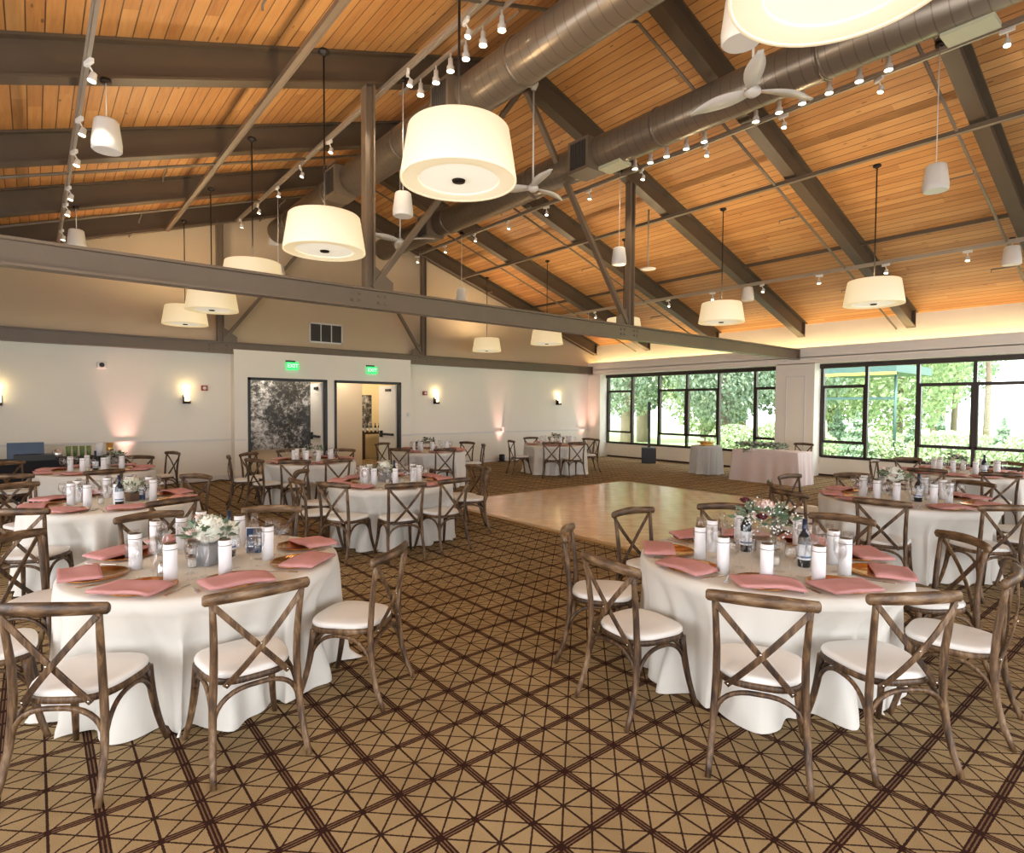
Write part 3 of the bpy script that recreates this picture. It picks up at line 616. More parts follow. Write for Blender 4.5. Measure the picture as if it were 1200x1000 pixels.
# ------------------------------------------------------------------ cross-back chair
def bez(p0, p1, p2, n=8):
    p0, p1, p2 = Vector(p0), Vector(p1), Vector(p2)
    return [p0*(1-t)**2 + p1*2*t*(1-t) + p2*t*t for t in [i/n for i in range(n+1)]]
def chair():
    o = empty('cross_back_chair'); W = M['wood']
    # seat outline, y+ is the front
    out = []
    n = 36
    for i in range(n):
        a = 2*PI*i/n; c, s = math.cos(a), math.sin(a)
        k = (abs(c)**3.2+abs(s)**3.2)**(-1/3.2)
        yy = s*k*.215; hw_ = .212 + .022*(yy/.215)
        out.append((c*k*hw_, yy))
    def slab(sc_, z0, z1, crown=0):
        mb = MB(); vs = []
        rings = [(sc_*.985, z0), (sc_, z0+.004), (sc_, z1-.012), (sc_*.975, z1-.003), (sc_*.90, z1+crown*.5), (sc_*.5, z1+crown), (.001, z1+crown)]
        for r, z in rings: vs += [(x*r, y*r, z) for x, y in out]
        fs = [(i*n+j, i*n+(j+1) % n, (i+1)*n+(j+1) % n, (i+1)*n+j) for i in range(len(rings)-1) for j in range(n)] + [tuple(range(n))[::-1]]
        return mb.add(vs, fs, True)
    slab(1.0, .418, .452).build('seat_frame', W, o)
    slab(.985, .450, .480, .004).build('seat_cushion', M['cushion'], o)
    for s in (-1, 1):
        pts = [(s*.222, -.305, 0), (s*.214, -.262, .10), (s*.206, -.228, .22), (s*.200, -.212, .36), (s*.195, -.210, .46), (s*.194, -.218, .60), (s*.200, -.236, .74), (s*.207, -.252, .845)]
        P = []
        for i in range(len(pts)-1):
            a, b = Vector(pts[i]), Vector(pts[i+1])
            for k in range(2): P.append(a.lerp(b, k/2))
        P.append(Vector(pts[-1]))
        MB().tube(P, [.0145+.004*math.sin(PI*i/(len(P)-1)) for i in range(len(P))], 10).build('leg', W, o)
        f = bez((s*.188, .160, .425), (s*.192, .185, .18), (s*.232, .245, 0), 8)
        lg = MB().tube(f, [.021, .021, .020, .019, .018, .017, .016, .015, .014], 10).build('leg', W, o)
        MB().tube(bez((s*.186, .150, .36), (s*.18, .10, .41), (s*.17, .08, .425), 5), .012, 6).build('bracket', W, lg)
        # side arch
        MB().tube(bez((s*.203, -.215, .26), (s*.20, -.17, .41), (s*.20, -.02, .405), 8) + bez((s*.20, -.02, .405), (s*.2, .11, .41), (s*.194, .168, .29), 8)[1:], .0115, 8).build('stretcher', W, o)
    MB().tube(bez((-.200, -.215, .26), (-.185, -.225, .415), (0, -.222, .405), 8) + bez((0, -.222, .405), (.185, -.225, .415), (.200, -.215, .26), 8)[1:], .0125, 8).build('stretcher', W, o)
    MB().tube(bez((-.196, .168, .29), (-.16, .165, .41), (0, .165, .405), 8) + bez((0, .165, .405), (.16, .165, .41), (.196, .168, .29), 8)[1:], .0115, 8).build('stretcher', W, o)
    # bowed top rail
    P = [( -.238+.476*i/14, -.244-.040*math.sin(PI*i/14), .862+.010*math.sin(PI*i/14)) for i in range(15)]
    P = [(P[0][0]-.010, P[0][1]+.001, P[0][2])] + P + [(P[-1][0]+.010, P[-1][1]+.001, P[-1][2])]
    MB().tube(P, [.018]+[.027+.004*math.sin(PI*i/14) for i in range(15)]+[.018], 12, flat=(.66, 1.04)).build('top_rail', M['railwood'], o)
    # crossed slats bowed backwards
    for s in (-1, 1):
        a = Vector((s*.205, -.262, .835)); b = Vector((-s*.150, -.222, .425)); cxx = Vector((s*.02, -.262-.014*s, .62))
        pts = bez(a, cxx*2-(a+b)/2, b, 10)
        mb = MB(); vs = []
        for i, p in enumerate(pts):
            d = (pts[min(i+1, 10)]-pts[max(i-1, 0)]).normalized(); nrm = Vector((0, 1, 0)); wv = d.cross(nrm).normalized()
            for u, v in ((-.0145, -.0055), (.0145, -.0055), (.0145, .0055), (-.0145, .0055)): vs.append(p + wv*u + nrm*v)
        fs = [(i*4+j, i*4+(j+1) % 4, (i+1)*4+(j+1) % 4, (i+1)*4+j) for i in range(10) for j in range(4)] + [(3, 2, 1, 0), (40, 41, 42, 43)]
        sl = mb.add(vs, fs).build('cross_slat', W, o, bevel=.003)
        MB().sphere((-s*.142, -.232, .437), .0052, 6).build('bolt', M['silver'], sl)
        if s > 0: MB().sphere((0, -.285, .62), .0052, 6).build('bolt', M['silver'], sl)
    return o
CH = chair()
# ------------------------------------------------------------------ tables
TB = {'T1': (.86, 4.13, .79, 'the nearest left table'), 'T2': (3.76, 1.93, .815, 'the nearest right table'), 'T3': (.63, 7.25, .77, 'the second left table'), 'T4': (.72, 10.8, .76, 'the far left table'),
 'T5': (3.64, 6.97, .80, 'the table left of the dance floor'), 'T6': (3.86, 10.45, .77, 'the table before the tree mural'), 'T7': (6.95, 11.45, .81, 'the table before the open doorway'), 'T8': (10.88, 11.5, .845, 'the far table beyond the dance floor'),
 'T9': (7.55, 2.30, .855, 'the second right table'), 'T10': (11.35, 2.65, .84, 'the farthest right table by the windows')}
SEATS = {'T1': [226, 270, 315, 0, 57, 95, 133, 180], 'T2': [206, 244, 288, 328, 3, 41, 79, 126, 165], 'T3': [227, 275, 330, 20, 60, 100, 140, 185], 'T4': [240, 280, 330, 10, 55, 100, 145, 190],
 'T5': [207, 251, 290, 340, 15, 60, 105, 145, 178], 'T6': [237, 272, 315, 0, 43, 85, 125, 190], 'T7': [205, 251, 300, 335, 13, 60, 100, 150], 'T8': [218, 248, 300, 335, 0, 48, 79, 160],
 'T9': [190, 229, 275, 320, 344, 43, 82, 125, 161], 'T10': [180, 215, 260, 300, 340, 20, 55, 105, 145]}
def nearest_words(n):
    return {8: ['front', 'front right', 'right', 'back right', 'back', 'back left', 'left', 'front left'],
            9: ['front', 'front right', 'near right', 'far right', 'back right', 'back left', 'far left', 'near left', 'front left']}[n]
WORDS = {}
for k, (x, y, r, nm) in TB.items():
    c0 = math.degrees(math.atan2(-y, -x)); L_ = SEATS[k]
    order = sorted(L_, key=lambda a: (a-c0+22) % 360)
    WORDS[k] = dict(zip(order, nearest_words(len(L_))))
# chairs: rail centre (x, y), facing angle
CHS = {'T1': [(.05, 3.26, 54), (.83, 2.96, 91), (1.67, 3.23, 128), (-.11, 5.09, -42), (.71, 5.44, 277), (1.57, 5.18, 241), (-.45, 4.15, 0)],
 'T2': [(2.63, 1.37, 29), (3.25, .94, 58), (4.10, .75, 96), (4.93, 1.16, 140), (5.08, 1.99, 187), (4.83, 2.87, 222), (3.98, 3.22, 264), (2.97, 2.98, 308), (2.56, 2.24, 353)],
 'T3': [(-.12, 6.36, 62), (-.17, 8.36, 300), (.99, 6.19, 109), (1.55, 8.15, 215)],
 'T4': [(.72, 9.46, 108), (-.24, 9.52, 76), (-.32, 11.59, 300), (1.37, 11.70, 238), (1.98, 12.4, 200)],
 'T5': [(2.62, 6.42, 27), (3.26, 5.90, 80), (3.93, 5.93, 96), (4.97, 6.67, 145), (5.07, 7.10, 178), (2.42, 7.0, 2), (2.78, 7.87, 318)],
 'T6': [(2.62, 10.9, -12), (2.78, 10.05, 20), (3.05, 11.35, 305), (3.21, 9.42, 66), (3.85, 9.24, 91), (4.83, 11.31, 230), (3.9, 11.75, 270)],
 'T7': [(6.4, 12.7, 290), (5.87, 10.89, 35), (6.62, 10.33, 76), (7.5, 12.65, 245), (8.3, 11.95, 195), (8.05, 10.95, 150)],
 'T8': [(9.68, 11.9, 342), (11.14, 12.80, 259), (9.95, 10.65, 44), (10.50, 10.32, 72), (11.85, 12.5, 224), (12.10, 11.44, 180), (11.95, 11.0, 150)],
 'T9': [(6.31, 2.11, 11), (6.87, 1.30, 52), (6.20, 2.95, 345), (7.70, 3.65, 262), (6.85, 3.46, 300), (8.56, 3.21, 223), (8.83, 1.97, 161), (8.45, 1.25, 135), (7.75, 1.02, 100)],
 'T10': [(10.18, 2.82, 10), (10.39, 2.02, 30), (12.15, 3.66, 225), (11.09, 3.83, 275), (12.6, 2.35, 170)]}
def smooth(a, b, x):
    t = max(0, min(1, (x-a)/(b-a))); return t*t*(3-2*t)
def tablecloth(r, zt, hem, seed, flare=.07, folds=19, n=240, chairs=()):
    rn = random.Random(seed); ph = [rn.uniform(0, 2*PI) for _ in range(8)]
    mb = MB(); vs = []; prof = [(0.001, 0, 0), (.5, 0, 0), (.93, 0, 0), (.975, -.002, 0), (.995, -.010, 0), (1.0, -.026, .02), (1.002, -.06, .12)]
    for i in range(1, 21): prof.append((1.0, -.06-(zt-.066)*i/20, (.12+.88*(i/20)**.42)))
    for q, z, a in prof:
        low = max(0, a); zz = zt+z; dn = 1-zz/zt
        for j in range(n):
            th = 2*PI*j/n; tw = th+.06*dn*math.sin(4*th+ph[6])
            w = .55*math.sin(folds*tw+ph[0]+1.1*math.sin(3*th+ph[1]))+.5*math.sin((folds//2+2)*tw+ph[2]+.8*math.sin(2*th+ph[7]))+.22*math.sin(33*tw+ph[3])
            w = w-.35*w*w*(.5+.5*math.sin(3*th+ph[4]))
            rr = r*q + dn*flare*(.75+.25*math.sin(2*th+ph[4]))
            if dn > .9: rr += flare*.5*(dn-.9)/.1*(1+.7*math.sin(5*th+ph[5]))
            x, y = rr*math.cos(th), rr*math.sin(th); h = zz
            if q >= 1.0 and z < -.08:
                for cx, cy, fx, fy in chairs:
                    dx, dy = x-cx, y-cy; fw = dx*fx+dy*fy; lat = abs(dx*fy-dy*fx)
                    need = .295-.12*(1-smooth(.0, .40, h))*(1-smooth(.0, .19, lat)); g = (1-smooth(.27, .42, lat))*(1-smooth(.46, .765, h))
                    if fw < need and g > 0: x += fx*(need-fw)*g; y += fy*(need-fw)*g
            fo = .056*w*low*(.65+.35*dn); x += fo*math.cos(th); y += fo*math.sin(th)
            if dn > .985: h = .006 + .010*(1+math.sin(9*th+ph[2]))/2
            vs.append((x, y, h))
    k = len(prof)
    fs = [(i*n+j, i*n+(j+1) % n, (i+1)*n+(j+1) % n, (i+1)*n+j) for i in range(k-1) for j in range(n)] + [tuple(range(n))[::-1]]
    return mb.add(vs, fs, True)
for i, (k, (x, y, r, nm)) in enumerate(TB.items()):
    t = empty('round_table', (x, y, 0)); tag(t, 'round banquet table hidden under the cloth, ' + nm[4:], 'table', 'round banquet tables')
    MB().lathe([(.0005, .70), (r-.03, .70), (r-.025, .705), (r-.025, .74), (.0005, .742)], 40).build('tabletop', M['darkwood'], t)
    for a in range(4): MB().tube([(.42*math.cos(a*PI/2), .42*math.sin(a*PI/2), 0), (.40*math.cos(a*PI/2), .40*math.sin(a*PI/2), .70)], .014, 8).build('leg', M['dkmetal'], t)
    cl_ = [(a-x+.238*math.cos(math.radians(f)), b-y+.238*math.sin(math.radians(f)), math.cos(math.radians(f)), math.sin(math.radians(f))) for a, b, f in CHS[k]]
    c = tablecloth(r, .762, 0, 11+i, flare=.085 if k in ('T1', 'T2') else .05, chairs=cl_).build('tablecloth', M['cloth'], loc=(x, y, 0))
    tag(c, 'floor-length ivory tablecloth on ' + nm, 'tablecloth', 'ivory tablecloths on round tables')
WK = {'T1': 'nearest left table'}
for k, lst in CHS.items():
    tx, ty, r, nm = TB[k]; free = dict(WORDS[k]); out = []
    for (x, y, f) in lst:
        a = math.degrees(math.atan2(y-ty, x-tx)) % 360; out.append(a)
    assign = {}
    pairs = sorted(((abs((out[i]-s+180) % 360-180), i, s) for i in range(len(lst)) for s in free))
    us = set()
    for d, i, s in pairs:
        if i in assign or s in us: continue
        assign[i] = s; us.add(s)
    for i, (x, y, f) in enumerate(lst):
        fr = math.radians(f); off = .238
        inst(CH, (x+off*math.cos(fr), y+off*math.sin(fr), 0), fr-PI/2, 'wooden cross-back chair at the %s place of %s' % (free[assign[i]], nm), 'chair', 'cross-back chairs around the tables')
# ------------------------------------------------------------------ table settings
def charger():
    o = MB().lathe([(.0005, .006), (.10, .006), (.118, .010), (.160, .017), (.168, .020), (.170, .018), (.160, .011), (.11, .001), (.0005, 0)], 40).build('charger_plate', M['copper'])
    return o
def napkin(v):
    # folded cloth strip lying across the plate, its near end drooping over the rim
    rn = random.Random(v); mb = MB(); nx, ny = 10, 12; hw_, ln = .165, .205
    def P(i, j, top):
        u = i/nx*2-1; w = j/ny; y = .085-ln*w
        sk = .03*math.sin(v*1.7)*w
        dz = .034 + .006*math.sin(u*3+v)+.005*math.sin(w*7+v*2)
        dz -= .10*max(0, abs(u)-.8)
        th = .018 if top else 0
        return (u*hw_*(1+.10*math.sin(w*2.2+v)) + sk, y, max(.021, dz-.012) + th*(1-.25*abs(u)**4))
    vs = [P(i, j, t) for t in (0, 1) for j in range(ny+1) for i in range(nx+1)]; q = (nx+1)*(ny+1); w_ = nx+1; fs = []
    for j in range(ny):
        for i in range(nx):
            a = j*w_+i; fs += [(a, a+w_, a+w_+1, a+1), (q+a, q+a+1, q+a+w_+1, q+a+w_)]
    for i in range(nx): fs += [(i, i+1, q+i+1, q+i), (ny*w_+i+1, ny*w_+i, q+ny*w_+i, q+ny*w_+i+1)]
    for j in range(ny): a = j*w_; fs += [(a+w_, a, q+a, q+a+w_), (a+nx, a+nx+w_, q+a+nx+w_, q+a+nx)]
    return mb.add(vs, fs, True).build('folded_napkin', M['pink'])
def canister():
    r, h = .036, .215
    o = MB().lathe([(.0005, 0), (r, 0), (r, h), (r-.003, h+.002), (r-.003, h-.01)], 24).build('wrapped_canister', M['canister'])
    MB().lathe([(r+.0008, h-.030), (r+.0008, h-.026)], 24).build('rim_line', M['foil'], o)
    MB().lathe([(r-.003, h+.001), (r-.006, h+.004), (.0005, h-.002)], 24).build('lid', M['foil'], o)
    return o
def wineglass():
    o = MB().lathe([(.0005, .002), (.034, .002), (.030, .005), (.006, .012), (.004, .02), (.004, .085), (.012, .098), (.032, .122), (.039, .15), (.036, .185), (.031, .205), (.030, .205), (.037, .15), (.030, .124), (.0005, .102)], 20).build('wine_glass', M['glass'])
    return o
def flute():
    return MB().lathe([(.0005, .002), (.031, .002), (.006, .01), (.004, .02), (.004, .08), (.015, .10), (.024, .14), (.026, .19), (.023, .235), (.022, .235), (.025, .19), (.022, .14), (.0005, .10)], 18).build('champagne_flute', M['glass'])
def knife():
    return MB().box(-.007, .007, -.11, 0, .001, .005).box(-.009, .009, 0, .11, .001, .003).build('table_knife', M['silver'], bevel=.002)
def fork():
    m_ = MB().box(-.005, .005, -.10, .04, .001, .004).box(-.011, .011, .04, .055, .001, .004)
    for k in (-.009, -.003, .003, .009): m_.box(k-.0015, k+.0015, .055, .10, .001, .004)
    return m_.build('table_fork', M['silver'])
def votive():
    o = MB().lathe([(.0005, .002), (.026, .002), (.030, .075), (.028, .075), (.025, .006), (.0005, .006)], 16).build('candle_holder', M['glass'])
    MB().lathe([(.0005, .007), (.023, .007), (.024, .055), (.0005, .055)], 14).build('candle', M['wax'], o); return o
CHG, CAN, WG, FL, KN, FK, VO = charger(), canister(), wineglass(), flute(), knife(), fork(), votive()
NP = [napkin(i) for i in range(4)]
ZT_ = .7635
CANPX = {'T1': [(200, 682), (159, 667), (264, 676), (314, 656), (213, 643), (281, 640), (183, 648), (236, 634)],
 'T2': [(847, 671), (898, 681), (959, 684), (990, 673), (976, 661), (820, 656), (834, 646), (866, 636), (935, 640)]}
def canspots(k, tx, ty, r):
    if k not in CANPX: return {}
    P = []
    for px, py in CANPX[k]:
        q = ray(px, py); t = (ZT_-H)/q.z; P.append((q.x*t, q.y*t))
    D = sorted((math.hypot(p[0]-tx-(r-.43)*math.cos(math.radians(s)), p[1]-ty-(r-.43)*math.sin(math.radians(s))), i, s) for i, p in enumerate(P) for s in SEATS[k])
    out = {}; used = set()
    for d, i, s in D:
        if i in used or s in out: continue
        out[s] = P[i]; used.add(i)
    return out
for ti, (k, (tx, ty, r, nm)) in enumerate(TB.items()):
    cpos = canspots(k, tx, ty, r); near = k in ('T1', 'T2'); mid = k in ('T3', 'T5', 'T9'); sh = nm
    for si, s in enumerate(SEATS[k]):
        a = math.radians(s); wd = WORDS[k][s]; rz = a+PI/2
        def at(rr, side, zz=ZT_): return (tx+rr*math.cos(a)-side*math.sin(a), ty+rr*math.sin(a)+side*math.cos(a), zz)
        j = R_.uniform
        inst(CHG, at(r-.19, 0), 0, 'copper charger plate, %s place of %s' % (wd, sh), 'plate', 'copper charger plates')
        inst(NP[(si+ti) % 4], at(r-.135, j(-.01, .01)), rz+j(-.18, .18), 'pink folded napkin, %s place of %s' % (wd, sh), 'napkin', 'pink folded napkins')
        cp = cpos.get(s); cp = (cp[0], cp[1], ZT_) if cp else at(r-.43+j(-.02, .02), j(-.05, .05))
        inst(CAN, cp, j(0, 6), 'white canister with dark rim, %s place of %s' % (wd, sh), 'canister', 'white canisters on the tables')
        inst(WG, at(r-.37+j(-.02, .02), .15+j(-.02, .02)), 0, 'clear stemmed wine glass, %s place of %s' % (wd, sh), 'glass', 'wine glasses')
        if near or mid:
            inst(WG, at(r-.50+j(-.02, .02), .08+j(-.02, .02)), 0, 'clear water goblet, %s place of %s' % (wd, sh), 'glass', 'water goblets')
            inst(FL, at(r-.45+j(-.02, .02), .21+j(-.02, .02)), 0, 'clear champagne flute, %s place of %s' % (wd, sh), 'glass', 'champagne flutes')
            inst(KN, at(r-.20, .195), rz+PI, 'silver table knife, %s place of %s' % (wd, sh), 'knife', 'table knives')
            inst(FK, at(r-.20, -.195), rz+PI, 'silver table fork, %s place of %s' % (wd, sh), 'fork', 'table forks')
# centrepieces
def florets(mb, c, R, n, size, sq=(1, 1, 1)):
    for _ in range(n):
        z = R_.uniform(-.35, 1); a = R_.uniform(0, 2*PI); q = math.sqrt(max(0, 1-z*z)); d = Vector((q*math.cos(a), q*math.sin(a), z))
        p = Vector(c)+Vector((d.x*R*sq[0], d.y*R*sq[1], d.z*R*sq[2]))*R_.uniform(.9, 1.04)
        u = d.cross(Vector((.3, .2, 1))).normalized(); v = d.cross(u)
        for q_ in range(4):
            b = q_*PI/2+a; e = u*math.cos(b)+v*math.sin(b); f = u*math.cos(b+PI/2)+v*math.sin(b+PI/2)
            mb.add([p, p+(e+f*.6)*size*.6+d*.002, p+e*size+d*.006, p+(e-f*.6)*size*.6+d*.002], [(0, 1, 2, 3)], True)
    return mb
def leaves(mb, c, R, n, L_, up=.5, sq=1):
    for _ in range(n):
        a = R_.uniform(0, 2*PI); e = R_.uniform(-.2, 1.2); d = Vector((math.cos(a)*math.cos(e), math.sin(a)*math.cos(e), math.sin(e)*up))
        p = Vector(c)+d*R*R_.uniform(.6, 1.2); t = (d+Vector((R_.uniform(-.6, .6), R_.uniform(-.6, .6), R_.uniform(-.3, .6)))).normalized(); w = t.cross(Vector((R_.uniform(-1, 1), R_.uniform(-1, 1), 1))).normalized()*L_*.28
        mb.add([p, p+t*L_*.45+w, p+t*L_, p+t*L_*.45-w], [(0, 1, 2, 3)], True)
    return mb
def rosehead(mb, c, r):
    for k in range(3):
        for j in range(5):
            a = j*2*PI/5+k*.6; rr = r*(1-.27*k); d = Vector((math.cos(a), math.sin(a), 0)); s = Vector((-d.y, d.x, 0))
            c_ = Vector(c); mb.add([c_+d*rr*.35-Vector((0, 0, r*.5)), c_+d*rr*.9+s*rr*.6, c_+d*rr+Vector((0, 0, r*(.5+.15*k))), c_+d*rr*.9-s*rr*.6], [(0, 1, 2, 3)], True)
    return mb
def ontop(px, py, z=.7635):
    q = ray(px, py); t = (z-H)/q.z; return (q.x*t, q.y*t)
def sign(x, y, z, rz, lb):
    o = empty('table_sign', (x, y, z), rz); tag(o, lb, 'sign', 'navy table signs')
    MB().box(-.055, .055, -.004, .004, 0, .165).build('card', M['navy'], o, rot=(-.08, 0, 0))
    MB().box(-.062, .062, -.0035, .0035, -.0, .172).build('card_edge', M['label'], o, loc=(0, .002, 0), rot=(-.08, 0, 0))
    MB().box(-.04, .035, -.0055, -.0045, .108, .122).box(-.005, .035, -.0055, -.0045, .052, .096).box(-.04, -.012, -.0055, -.0045, .04, .048).build('card_print', M['label'], o, rot=(-.08, 0, 0))
def bouquet(k, kind, dx, dy, vase, lb, s=1.0):
    x, y, r, nm = TB[k]; o = empty('flower_centrepiece', (x+dx, y+dy, ZT_)); tag(o, lb, 'flowers', 'flower centrepieces'); o.scale = (s, s, s)
    if vase == 'cube': MB().box(-.065, .065, -.065, .065, 0, .115).build('vase', M['vase'], o, bevel=.006, rot=(0, 0, .5)); zt = .13
    elif vase == 'wood': MB().box(-.05, .05, -.05, .05, 0, .085).build('vase', M['darkvase'], o, bevel=.004, rot=(0, 0, .3)); zt = .10
    else: MB().lathe([(.0005, .003), (.055, .003), (.055, .16), (.052, .16), (.050, .01), (.0005, .01)], 24).build('vase', M['glass'], o); zt = .17
    if kind == 'hyd':
        florets(MB().sphere((0, 0, zt+.055), .072, 8), (0, 0, zt+.055), .082, 230, .021).build('hydrangea_bloom', M['hyd'], o)
        florets(MB().sphere((.11, .05, zt+.03), .045, 6), (.11, .05, zt+.03), .055, 110, .018).build('hydrangea_bloom', M['hyd'], o)
    else:
        for c_, q_ in (((0, 0, zt+.10), .045), ((.10, .03, zt+.05), .034), ((-.09, .02, zt+.05), .032)): rosehead(MB(), c_, q_).build('rose_bloom', M['rose'], o)
    for c_, q_ in (((-.10, -.03, zt+.06), .028), ((-.03, .10, zt+.12), .026)): rosehead(MB(), c_, q_).build('rose_bloom', M['rose' if kind == 'hyd' else 'burg'], o)
    leaves(MB(), (0, 0, zt+.03), .12, 90, .055).build('eucalyptus_leaves', M['leafb'], o)
    if kind != 'hyd':
        g_ = MB()
        for _ in range(140):
            a = R_.uniform(0, 2*PI); q = R_.uniform(.05, .17); g_.sphere((q*math.cos(a), q*math.sin(a), zt+R_.uniform(-.05, .12)), .005, 3)
        g_.build('small_white_blooms', M['gyp'], o)['kind'] = 'stuff'
    return o
bouquet('T1', 'hyd', ontop(246, 660)[0]-TB['T1'][0], ontop(246, 660)[1]-TB['T1'][1], 'cube', 'white hydrangea and eucalyptus in grey cube vase on the nearest left table', 1.12)
bouquet('T2', 'rose', ontop(897, 655)[0]-TB['T2'][0], ontop(897, 655)[1]-TB['T2'][1], 'glass', 'pale rose and burgundy arrangement in glass vase on the nearest right table', 1.3)
bouquet('T3', 'hyd', .15, -.05, 'wood', 'white flowers in small dark box on the second left table')
bouquet('T4', 'gyp', .25, .1, 'glass', 'airy white blooms on the far left table')
bouquet('T5', 'hyd', -.05, .1, 'cube', 'white hydrangea centrepiece on the table left of the dance floor')
bouquet('T6', 'gyp', .1, .1, 'glass', 'light flower centrepiece on the table before the tree mural')
bouquet('T7', 'gyp', 0, .1, 'glass', 'light flower centrepiece on the table before the open doorway')
bouquet('T8', 'gyp', .1, .1, 'glass', 'light flower centrepiece on the far table beyond the dance floor')
bouquet('T9', 'hyd', .05, .12, 'glass', 'white hydrangea centrepiece on the second right table', 1.1)
bouquet('T10', 'rose', 0, .1, 'glass', 'tall pale flower centrepiece on the farthest right table')
for k, px, py in (('T1', 269, 652), ('T2', 942, 664), ('T3', 140, 593), ('T4', 112, 552), ('T5', 462, 567), ('T7', 508, 528), ('T9', 1076, 588), ('T10', 1153, 556)):
    x, y, r, nm = TB[k]; x, y = ontop(px, py); inst(BT, (x, y, ZT_), 0, 'dark wine bottle with pale label on ' + nm, 'bottle', 'dark wine bottles on the tables')
x, y = ontop(874, 646); inst(BT, (x, y, ZT_), 0, 'dark wine bottle behind the flowers on the nearest right table', 'bottle', 'dark wine bottles on the tables')
sign(*ontop(299, 648), ZT_, math.radians(-30), 'navy sign card standing on the nearest left table')
sign(*ontop(163, 586), ZT_, math.radians(-15), 'navy sign card standing on the second left table')
for k in ('T1', 'T2', 'T3', 'T5', 'T9', 'T4', 'T10'):
    x, y, r, nm = TB[k]
    for i, (dx, dy, wd) in enumerate(((-.12, -.12, 'left of'), (.16, .18, 'behind'), (.05, -.20, 'in front of'))):
        inst(VO, (x+dx, y+dy, ZT_), 0, 'small glass candle %s the flowers on %s' % (wd, nm), 'candle', 'small glass candles')
x, y, r, nm = TB['T1']
o = MB().lathe([(.0005, 0), (.022, 0), (.024, .03), (.018, .06), (.010, .085), (.0005, .09)], 14).build('salt_shaker', M['tank'], loc=(x-.30, y-.24, ZT_)); tag(o, 'small silver shaker on the nearest left table', 'shaker')
# ------------------------------------------------------------------ far things
def cyl_cloth(name, x, y, r, mat, lb, zt=.76, flare=.03):
    return tag(tablecloth(r, zt, 0, 77, flare=flare, folds=17, n=120).build(name, M[mat], loc=(x, y, 0)), lb, 'tablecloth')
cx_, cy_ = 14.05, 8.95
t = empty('cake_table', (cx_, cy_, 0)); tag(t, 'small round cake table under grey cloth by the windows', 'table')
MB().lathe([(.0005, .70), (.38, .70), (.38, .735), (.0005, .735)], 30).build('tabletop', M['darkwood'], t); MB().tube([(0, 0, 0), (0, 0, .7)], .03, 10).build('leg', M['dkmetal'], t)
cyl_cloth('grey_tablecloth', cx_, cy_, .40, 'greycloth', 'grey draped cloth on the small round cake table')
o = MB().lathe([(.0005, 0), (.17, 0), (.175, .012), (.16, .02), (.16, .075), (.235, .08), (.24, .10), (.0005, .105)], 36).build('cake_stand', M['gold'], loc=(cx_, cy_, .763)); tag(o, 'round gold cake stand on the small grey table', 'cake stand')
# sweetheart table, long axis along Y
sx, sy, hx, hy = 13.72, 6.98, .36, .80
t = empty('sweetheart_table', (sx, sy, 0)); tag(t, 'rectangular head table under blush cloth by the windows', 'table')
MB().box(-hx+.02, hx-.02, -hy+.02, hy-.02, .70, .738).build('tabletop', M['darkwood'], t)
for a in (-1, 1):
    for b in (-1, 1): MB().tube([(a*.28, b*.7, 0), (a*.28, b*.7, .7)], .014, 8).build('leg', M['dkmetal'], t)
mb = MB(); vs = []; n = 200; per = []
for i in range(n):
    q = i/n*4; e = int(q); f = q-e
    per.append([(-hx+2*hx*f, -hy), (hx, -hy+2*hy*f), (hx-2*hx*f, hy), (-hx, hy-2*hy*f)][e])
rows = [(.0, 0), (.6, 0), (.985, 0), (1, -.012)] + [(1, -.03-.735*k/12) for k in range(13)]
for q, z in rows:
    low = max(0, -z/.76)
    for i, (a, b) in enumerate(per):
        w_ = 1+(.035*math.sin(i*.55+math.sin(i*.1)*2)+.02*math.sin(i*.23)+.05)*low
        vs.append((a*q*(1+(w_-1)*1.4), b*q*w_, .762+z))
fs = [(i*n+j, i*n+(j+1) % n, (i+1)*n+(j+1) % n, (i+1)*n+j) for i in range(len(rows)-1) for j in range(n)]
tag(mb.add(vs, fs, True).build('blush_tablecloth', M['blush'], loc=(sx, sy, 0)), 'blush pink floor-length cloth on the rectangular head table', 'tablecloth')
o = empty('flower_garland', (sx-.2, sy+.12, .763)); tag(o, 'low green and white garland along the head table front', 'flowers')
g_ = MB()
for k in range(9): leaves(g_, (0, -.48+.13*k, .07), .10, 60, .08, up=.8)
leaves(g_, (-.12, .3, -.03), .08, 50, .07, up=.4); g_.build('garland_leaves', M['green2'], o)
for k in range(12): rosehead(MB(), (R_.uniform(-.10, .02), -.5+.10*k, .12+R_.uniform(0, .06)), .045).build('rose_bloom', M['gyp' if k % 3 else 'rose'], o)
inst(CH, (15.0-.2, 6.82, 0), math.radians(180)-PI/2, 'wooden cross-back chair behind the blush head table', 'chair', 'cross-back chairs around the tables')
# subwoofer with column speaker
o = empty('column_speaker', (15.2, 11.75, 0), math.radians(40)); tag(o, 'black subwoofer with thin column speaker in front of the windows', 'loudspeaker')
MB().box(-.19, .19, -.22, .22, 0, .50).build('subwoofer', M['black'], o, bevel=.015)
MB().box(-.19+.02, .19-.02, -.226, -.219, .03, .47).build('speaker_grille', M['grille'], o)
MB().box(-.035, .035, -.05, .03, .5, 1.2).build('pole', M['black'], o)
MB().box(-.045, .045, -.05, .05, 1.1, 1.95).build('column', M['black'], o, bevel=.01)
